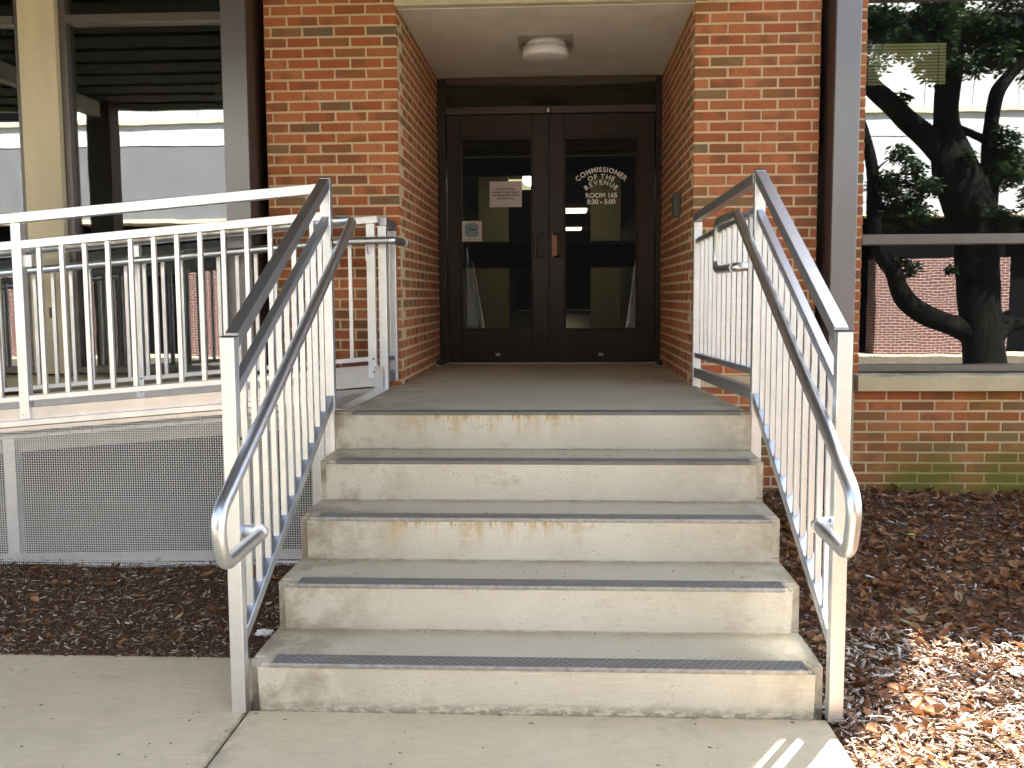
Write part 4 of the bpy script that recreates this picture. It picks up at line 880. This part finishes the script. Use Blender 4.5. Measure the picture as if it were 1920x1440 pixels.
# ================================================================== TREE (mirrored in the right window, dapples the mulch)
LIMBS = {
'trunk':[(5.12,-2.0,-.12,.36),(5.11,-2.0,.2,.285),(5.08,-2.00,0.47,0.255),(4.99,-2.00,1.09,0.229),(4.91,-2.00,1.83,0.242),(4.87,-2.00,2.26,0.242),(4.76,-2.00,2.63,0.280),(4.61,-2.00,2.99,0.250),(4.53,-2.00,3.35,0.166),(4.50,-2.00,3.65,0.134),(4.52,-2.00,4.07,0.143),(4.56,-2.10,4.51,0.14),(4.60,-2.20,4.89,0.136),(4.65,-2.30,5.46,0.123),(4.72,-2.40,6.27,0.1),(4.6,-2.3,7.3,.05)],
'B':[(4.61,-2.00,2.99,0.166),(4.28,-2.00,3.33,0.134),(4.03,-1.90,3.49,0.121),(3.81,-1.80,3.66,0.115),(3.60,-1.70,3.80,0.108),(3.24,-1.50,4.04,0.096),(2.76,-1.20,4.31,0.076),(2.4,-.6,4.8,.04)],
'C':[(4.88,-2.00,2.26,0.191),(4.99,-2.05,2.51,0.153),(5.05,-2.10,2.88,0.102),(5.09,-2.20,3.32,0.089),(5.18,-2.30,3.82,0.083),(5.35,-2.40,4.05,0.076),(5.60,-2.50,4.35,0.076),(5.98,-2.70,4.89,0.064),(6.6,-3,5.9,.03)],
'link':[(4.53,-2.00,3.46,0.045),(4.74,-2.05,3.39,0.045),(5.02,-2.10,3.27,0.051)],
'D':[(5.02,-2.00,1.03,0.204),(4.71,-2.00,1.14,0.134),(4.39,-1.95,1.25,0.121),(4.12,-1.90,1.41,0.115),(3.98,-1.85,1.59,0.108),(3.90,-1.80,1.77,0.096),(3.75,-1.75,1.96,0.089),(3.65,-1.70,2.19,0.083),(3.62,-1.70,2.49,0.076),(3.59,-1.65,2.84,0.070),(3.50,-1.60,3.19,0.064),(3.34,-1.50,3.52,0.057),(3.07,-1.30,3.94,0.051),(2.8,-.9,4.6,.03)],
'E':[(5.04,-2.00,1.03,0.191),(5.30,-2.10,1.18,0.140),(5.62,-2.20,1.27,0.115),(6.03,-2.30,1.52,0.096),(6.37,-2.40,1.96,0.083),(6.8,-2.5,2.8,.05)],
'F':[(4.6,-2.2,4.9,.09),(4.4,-1.2,5.3,.07),(4.3,0,5.7,.055),(4.4,1.4,6.1,.04),(4.6,2.6,6.3,.025),(4.8,4.3,6.3,.012)],
'G':[(4.65,-2.3,5.5,.08),(5.3,-1.4,6.1,.06),(6,-.2,6.5,.045),(6.4,1.4,6.7,.02)]}
CL = [(3.61,-1.80,4.48,0.18),(3.85,-1.80,4.44,0.19),(4.11,-1.80,4.50,0.19),(4.20,-1.80,4.23,0.11),(4.24,-1.80,4.06,0.10),(3.67,-1.80,4.62,0.13),(4.78,-1.80,4.54,0.19),(5.01,-1.80,4.42,0.20),(4.85,-1.80,4.13,0.14),(5.08,-1.80,4.19,0.18),(5.21,-1.80,4.42,0.16),(5.20,-1.80,3.28,0.14),(5.13,-1.80,2.90,0.17),(5.26,-1.80,2.66,0.14),(5.21,-1.80,3.08,0.11),(3.93,-1.80,3.71,0.08),(4.02,-1.80,2.59,0.14),(4.20,-1.80,2.50,0.14),(3.80,-1.80,3.04,0.10),(3.95,-1.80,2.92,0.09),(4.28,-1.80,2.73,0.10),(3.78,-1.80,2.56,0.09),(4.16,-1.80,1.83,0.09),(4.04,-1.80,1.90,0.06),(4.62,-1.80,3.08,0.06),(4.79,-1.80,2.46,0.08),(4.46,-1.80,1.80,0.05),(5.09,-1.80,2.43,0.09),(3.78,-1.80,2.80,0.09),(4.41,-1.80,4.08,0.14),(4.62,-1.80,4.02,0.13)]
tr = empty('forked_tree', (5.1, -2, 0)); tag(tr, 'dark low-forking shade tree mirrored in the right window', 'tree')
bm = bmesh.new()
def smoothline(P):
    out = []
    for i in range(len(P) - 1):
        p0, p1, p2, p3 = [np.array(P[min(max(j, 0), len(P) - 1)]) for j in (i - 1, i, i + 1, i + 2)]
        for t in np.linspace(0, 1, 4, endpoint=False): out.append(.5 * (2 * p1 + (p2 - p0) * t + (2 * p0 - 5 * p1 + 4 * p2 - p3) * t * t + (3 * p1 - p0 - 3 * p2 + p3) * t ** 3))
    out.append(np.array(P[-1])); return out
for P_ in LIMBS.values():
    q = smoothline(P_); tube(bm, [v[:3] for v in q], [max(.012, v[3]) for v in q], 14)
for c in CL[::2]:      # small twigs
    base = min((v for P_ in LIMBS.values() for v in P_), key=lambda v: sum((v[i] - c[i]) ** 2 for i in range(3)))
    mid = [(base[i] + c[i]) / 2 + random.uniform(-.06, .06) for i in range(3)]; tube(bm, [base[:3], mid, c[:3]], [.018, .011, .005], 6)
finish(bm, 'trunk', BARK, tr, True)
def leafcloud(name, centers, dens, size, parent, material, droop=.35, maxn=60000):
    pts = []
    for cx, cy, cz, r, n in centers:
        g = RNG.normal(0, 1, (n, 3)); g /= np.maximum(1e-6, np.linalg.norm(g, axis=1))[:, None]; g *= (RNG.random((n, 1)) ** (1 / 2.2)) * np.array(r)[None]
        pts.append(g + np.array([cx, cy, cz]))
    Pp = np.concatenate(pts)[:maxn]; n = len(Pp)
    a = RNG.random(n) * 6.283; d = np.stack([np.cos(a), np.sin(a), -RNG.random(n) * 1.6 * droop - .1], 1); d /= np.linalg.norm(d, axis=1)[:, None]
    up = RNG.normal(0, .45, (n, 3)) + [0, 0, 1]; s = np.cross(d, up); s /= np.linalg.norm(s, axis=1)[:, None]
    L = (size * (0.65 + .7 * RNG.random(n)))[:, None]; w = L * .21
    V = np.stack([Pp, Pp + d * L * .45 + s * w, Pp + d * L, Pp + d * L * .45 - s * w], 1).reshape(-1, 3)
    me = bpy.data.meshes.new(name); me.vertices.add(4 * n); me.vertices.foreach_set('co', V.ravel()); me.loops.add(4 * n); me.loops.foreach_set('vertex_index', np.arange(4 * n)); me.polygons.add(n); me.polygons.foreach_set('loop_start', np.arange(n) * 4); me.update()
    at = me.attributes.new('tint', 'FLOAT', 'POINT'); at.data.foreach_set('value', np.repeat(RNG.random(n), 4)); me.materials.append(material)
    o = bpy.data.objects.new(name, me); return link(o, parent)
CL += [(3.62, -1.8, 4.12, .17), (3.80, -1.8, 4.2, .15), (3.95, -1.8, 4.28, .16), (4.10, -1.8, 4.02, .10), (3.75, -1.75, 2.75, .15), (4.05, -1.7, 2.75, .12), (5.35, -1.9, 3.0, .2), (5.4, -1.9, 2.6, .2), (5.3, -1.8, 3.9, .15), (4.95, -1.8, 4.7, .2), (4.3, -1.9, 4.65, .2), (5.35, -1.8, 4.6, .2), (5.25, -1.7, 2.35, .12), (3.9, -1.7, 2.42, .14), (4.1, -1.7, 2.4, .12)]
cent = [(x + random.uniform(-.05, .05), y + random.uniform(-.3, .5), z, (r * 1.35, r * 1.8, r * 1.25), int(620 * (r / .15) ** 2)) for x, y, z, r in CL]
for q in ((4.0, 3.5, 6.0), (4.75, 3.3, 6.1), (4.45, 4.1, 6.0), (5.3, 3.7, 6.1), (5.0, 4.5, 6.0), (5.7, 4.2, 6.2), (6.1, 3.4, 6.2), (5.5, 3.1, 6.1), (4.2, 4.4, 6.1), (4.9, 3.8, 6.2), (3.75, 4.1, 6.0), (5.3, 4.6, 6.1), (6.0, 4.7, 6.2), (4.1, 2.9, 6.1), (6.4, 4.2, 6.2)): cent.append((*q, (.26, .28, .2), 120))
for i in range(64):
    a = random.random() * 6.283; rr_ = random.random() ** .5
    cx, cy, cz = 4.9 + math.cos(a) * 3.0 * rr_, -.9 + math.sin(a) * 4.3 * rr_, 6.1 + random.uniform(-1.2, 1.5)
    if cx < 2.9 and cy > -1.2: continue
    cent.append((cx, cy, cz, (.55, .6, .35), 330))
leafcloud('crown', cent, 1, .075, tr, GREEN)
t3 = empty('sun_screen_tree', (3.4, 12.5, 0)); tag(t3, 'added tree behind the brick office building, screening sun from the right railing', 'tree')
bm = bmesh.new(); tube(bm, [(3.4, 12.5, -.12), (3.5, 12.4, 5), (3.9, 11, 9.5), (4.6, 9, 12.2), (5.3, 7.7, 12.3)], [.3, .24, .17, .07, .03], 12); finish(bm, 'trunk', BARK, t3, True)
leafcloud('crown', [(5.42, 7.5, 12.25, (.27, .55, .35), 1500), (4.3, 8.6, 12.9, (.9, .9, .8), 4000), (4.2, 7.5, 12.3, (.75, .7, .7), 3500), (3.6, 7.0, 11.0, (.7, .6, .7), 2500), (3.5, 5.8, 10.0, (.8, .8, .7), 1300), (3.0, 5.0, 8.7, (.6, .6, .6), 700), (3.2, 9.8, 12.8, (1.3, 1.2, 1.1), 2000), (4.4, 10.4, 13.9, (1.2, 1.2, .9), 1500)], 1, .13, t3, GREEN)  # unseen leaf clusters added to keep sun and sky glare off the right railing
# ================================================================== MULCH CHIPS AND LEAVES
GH = np.vectorize(gh)
def chips(name, n, region, parent, smin, smax, lift=0.0, pw=1.35, thin=1.0):
    x = region[0] + (region[1] - region[0]) * RNG.random(n); y = region[2] + (region[3] - region[2]) * RNG.random(n); z = GH(x, y) + .002 + lift + .012 * RNG.random(n)
    a = RNG.random(n) * 6.283; L = smin + (smax - smin) * RNG.random(n) ** 2.6; w = L * (.07 + .26 * RNG.random(n) ** 1.5) * thin; t = w * (.25 + .4 * RNG.random(n)); til = RNG.normal(0, .30, n)
    d = np.stack([np.cos(a) * np.cos(til), np.sin(a) * np.cos(til), np.sin(til)], 1); s = np.stack([-np.sin(a), np.cos(a), RNG.normal(0, .3, n)], 1); s /= np.linalg.norm(s, axis=1)[:, None]; u = np.cross(d, s)
    c = np.stack([x, y, z], 1); e = []
    for dx, sy, uz in ((-.5, -.35, -.5), (-.35, .5, -.5), (.5, .3, -.5), (.4, -.5, -.5), (-.45, -.3, .5), (-.3, .42, .5), (.45, .25, .5), (.33, -.42, .5)):
        j = 1 + RNG.normal(0, .12, (n, 1)); e.append(c + d * (L[:, None] * dx * j) + s * (w[:, None] * sy) + u * (t[:, None] * uz))
    V = np.stack(e, 1).reshape(-1, 3); fq = np.array([(0, 3, 2, 1), (4, 5, 6, 7), (0, 1, 5, 4), (1, 2, 6, 5), (2, 3, 7, 6), (3, 0, 4, 7)])
    F = (np.arange(n)[:, None, None] * 8 + fq[None]).reshape(-1)
    me = bpy.data.meshes.new(name); me.vertices.add(8 * n); me.vertices.foreach_set('co', V.ravel()); me.loops.add(len(F)); me.loops.foreach_set('vertex_index', F); me.polygons.add(6 * n); me.polygons.foreach_set('loop_start', np.arange(6 * n) * 4); me.update()
    at = me.attributes.new('tint', 'FLOAT', 'POINT'); at.data.foreach_set('value', np.repeat(RNG.random(n) ** pw, 8)); me.materials.append(CHIP)
    o = bpy.data.objects.new(name, me); tag(o, kind='stuff'); return link(o, parent)
chips('bark_chips', 30000, (-3.2, -1.062, .5, 1.55), bedL, .006, .040, 0, 2.0, .8); chips('bark_chips', 26000, (1.07, 4.3, -.75, 2.9), bedR, .008, .055); chips('bark_chips', 7000, (1.07, 2.8, -.75, .8), bedR, .02, .065, .014, .55)  # last batch, over the sunlit patch, is paler: sun brightness put into its tint
def leaf_mesh(L, w, curl, seed):
    rnd = random.Random(seed); bm = bmesh.new(); rows = []
    for i in range(6):
        t = i / 5; ww = w * math.sin(math.pi * min(.97, max(.04, t ** .85))) ** .8; z = curl * L * ((t - .5) ** 2) * 2 + rnd.uniform(-.002, .002)
        row = []
        for j in (-1, 0, 1): row.append(bm.verts.new(((t - .5) * L, j * ww / 2 + rnd.uniform(-1, 1) * .0015, z + abs(j) * ww * (.35 + .3 * curl) * (1 if seed % 3 else -.5))))
        rows.append(row)
    for A, B in zip(rows, rows[1:]):
        for j in range(2): bm.faces.new((A[j], A[j + 1], B[j + 1], B[j]))
    me = bpy.data.meshes.new('leaf'); bm.to_mesh(me); bm.free()
    for p in me.polygons: p.use_smooth = True
    return me
def leaves(name, n, region, parent, mean, dens=None):
    prot = [leaf_mesh(1, .42 + .2 * (s % 3) / 2, .2 + .35 * (s % 4) / 3, s) for s in range(10)]
    vs = [np.array([v.co[:] for v in p.vertices]) for p in prot]; fs = [np.array([q.vertices[:] for q in p.polygons]) for p in prot]
    V, F, Tn, off = [], [], [], 0
    for i in range(n):
        while True:
            x = random.uniform(region[0], region[1]); y = random.uniform(region[2], region[3])
            if dens is None or random.random() < dens(x, y): break
        k = random.randrange(10); L = mean * random.uniform(.55, 1.5)
        e = Quaternion((0, 0, 1), random.random() * 6.283) @ Quaternion((1, 0, 0), random.gauss(0, .42)) @ Quaternion((0, 1, 0), random.gauss(0, .35))
        if random.random() < .35: e = e @ Quaternion((1, 0, 0), math.pi)
        Rm = np.array(e.to_matrix()); V.append(vs[k] * L @ Rm.T + [x, y, gh(x, y) + .014 + random.random() * .012]); F.append(fs[k] + off); off += len(vs[k]); Tn.append(np.full(len(vs[k]), min(1, max(0, random.betavariate(2.2, 2.6)))))
    V = np.concatenate(V); F = np.concatenate(F); me = bpy.data.meshes.new(name); me.vertices.add(len(V)); me.vertices.foreach_set('co', V.ravel()); me.loops.add(F.size); me.loops.foreach_set('vertex_index', F.ravel()); me.polygons.add(len(F)); me.polygons.foreach_set('loop_start', np.arange(len(F)) * 4); me.update()
    for p in me.polygons: p.use_smooth = True
    at = me.attributes.new('tint', 'FLOAT', 'POINT'); at.data.foreach_set('value', np.concatenate(Tn)); me.materials.append(LEAF); o = bpy.data.objects.new(name, me); tag(o, kind='stuff'); return link(o, parent)
def dr_(x, y): return min(1, max(.12, .35 + .5 * (y + .2) + .15 * math.sin(3 * x) * math.sin(4 * y)))
leaves('leaf_litter', 4600, (1.08, 4.3, -.75, 2.9), bedR, .047, dr_); leaves('leaf_litter', 110, (-3.2, -1.08, .55, 1.5), bedL, .034)
# the larger fallen leaves, one by one
LEAFP = []
for s in range(14):
    me = leaf_mesh(.052 + .004 * (s % 5), .026 + .003 * (s % 4), .25 + .1 * (s % 4), s + 40); at = me.attributes.new('tint', 'FLOAT', 'POINT'); at.data.foreach_set('value', [.3 + .05 * s] * len(me.vertices)); me.materials.append(LEAF); LEAFP.append(me)
def single(parent, x, y, me=None, sc=1):
    o = bpy.data.objects.new('leaf', me or random.choice(LEAFP)); o.location = (x, y, gh(x, y) + .026); o.rotation_euler = (random.gauss(0, .3), random.gauss(0, .3), random.random() * 6.28); s = sc * random.uniform(.8, 1.35); o.scale = (s, s, s); return link(o, parent)
n = 0
while n < 200:
    x, y = random.uniform(1.1, 3.2), random.uniform(-.7, 1.9)
    if random.random() < dr_(x, y): single(bedR, x, y); n += 1
for i in range(60): single(bedL, random.uniform(-2.95, -1.1), random.uniform(.56, 1.42), None, .85)
for x, y in ((1.35, .05), (1.42, .12), (1.30, .14), (1.45, .02), (1.38, .2)): single(bedR, x, y, None, 1.1)
yl_ = leaf_mesh(.05, .028, .3, 77); yl_.materials.append(YLEAF); o = bpy.data.objects.new('leaf', yl_); o.location = (2.06, 1.98, gh(2.06, 1.98) + .03); o['label'] = 'bright yellow leaf'; link(o, bedR)
# scrap of paper beside the left post
bm = bmesh.new(); bmesh.ops.create_icosphere(bm, subdivisions=3, radius=.03)
for v in bm.verts: v.co = Vector((v.co.x * 1.3 + .006 * math.sin(v.co.y * 300), v.co.y * .7, v.co.z * .35 + .006 * math.sin(v.co.x * 260 + v.co.y * 190)))
o = finish(bm, 'paper_scrap', SCRAP, None, False, (-1.215, .695, gh(-1.215, .695) + .022)); tag(o, 'crumpled white paper scrap on the mulch between left railing and lowest steps', 'paper scrap')
# dry debris on the concrete
def crumbs(n, fn, parent):
    V, F = [], []
    for i in range(n):
        x, y, z = fn(); a = random.random() * 6.28; L = random.uniform(.003, .012) ; w = L * random.uniform(.12, .35); d = (math.cos(a), math.sin(a)); o = len(V)
        V += [(x - d[0] * L, y - d[1] * L, z + .0006), (x + d[1] * w, y - d[0] * w, z + .0008), (x + d[0] * L, y + d[1] * L, z + .0006), (x - d[1] * w, y + d[0] * w, z + .0008), (x, y, z + .003 + w * .3)]
        F += [(o, o + 1, o + 4), (o + 1, o + 2, o + 4), (o + 2, o + 3, o + 4), (o + 3, o, o + 4)]
    me = bpy.data.meshes.new('dry_debris'); me.from_pydata(V, [], F); me.materials.append(DEBR); o = bpy.data.objects.new('dry_debris', me); tag(o, 'dark bits of bark and grit scattered on the concrete', kind='stuff'); link(o, parent)
DEBR = m_plain('dry_bits', (.06, .042, .03), .9)
def on_walk():
    if random.random() < .65: return random.uniform(-3.2, -1.08), random.uniform(-.7, .51), 0
    return random.uniform(-1.04, 1.05), random.uniform(-.6, -.01), -.001
def on_steps():
    k = random.choice((0, 1, 2, 3, 4, 4, 4)); y = k * T + .08 + random.random() * (.27 if k < 4 else 3.2); return random.uniform(-.93, .93), y, (k + 1) * H
crumbs(80, on_walk, walk); crumbs(70, on_steps, steps)
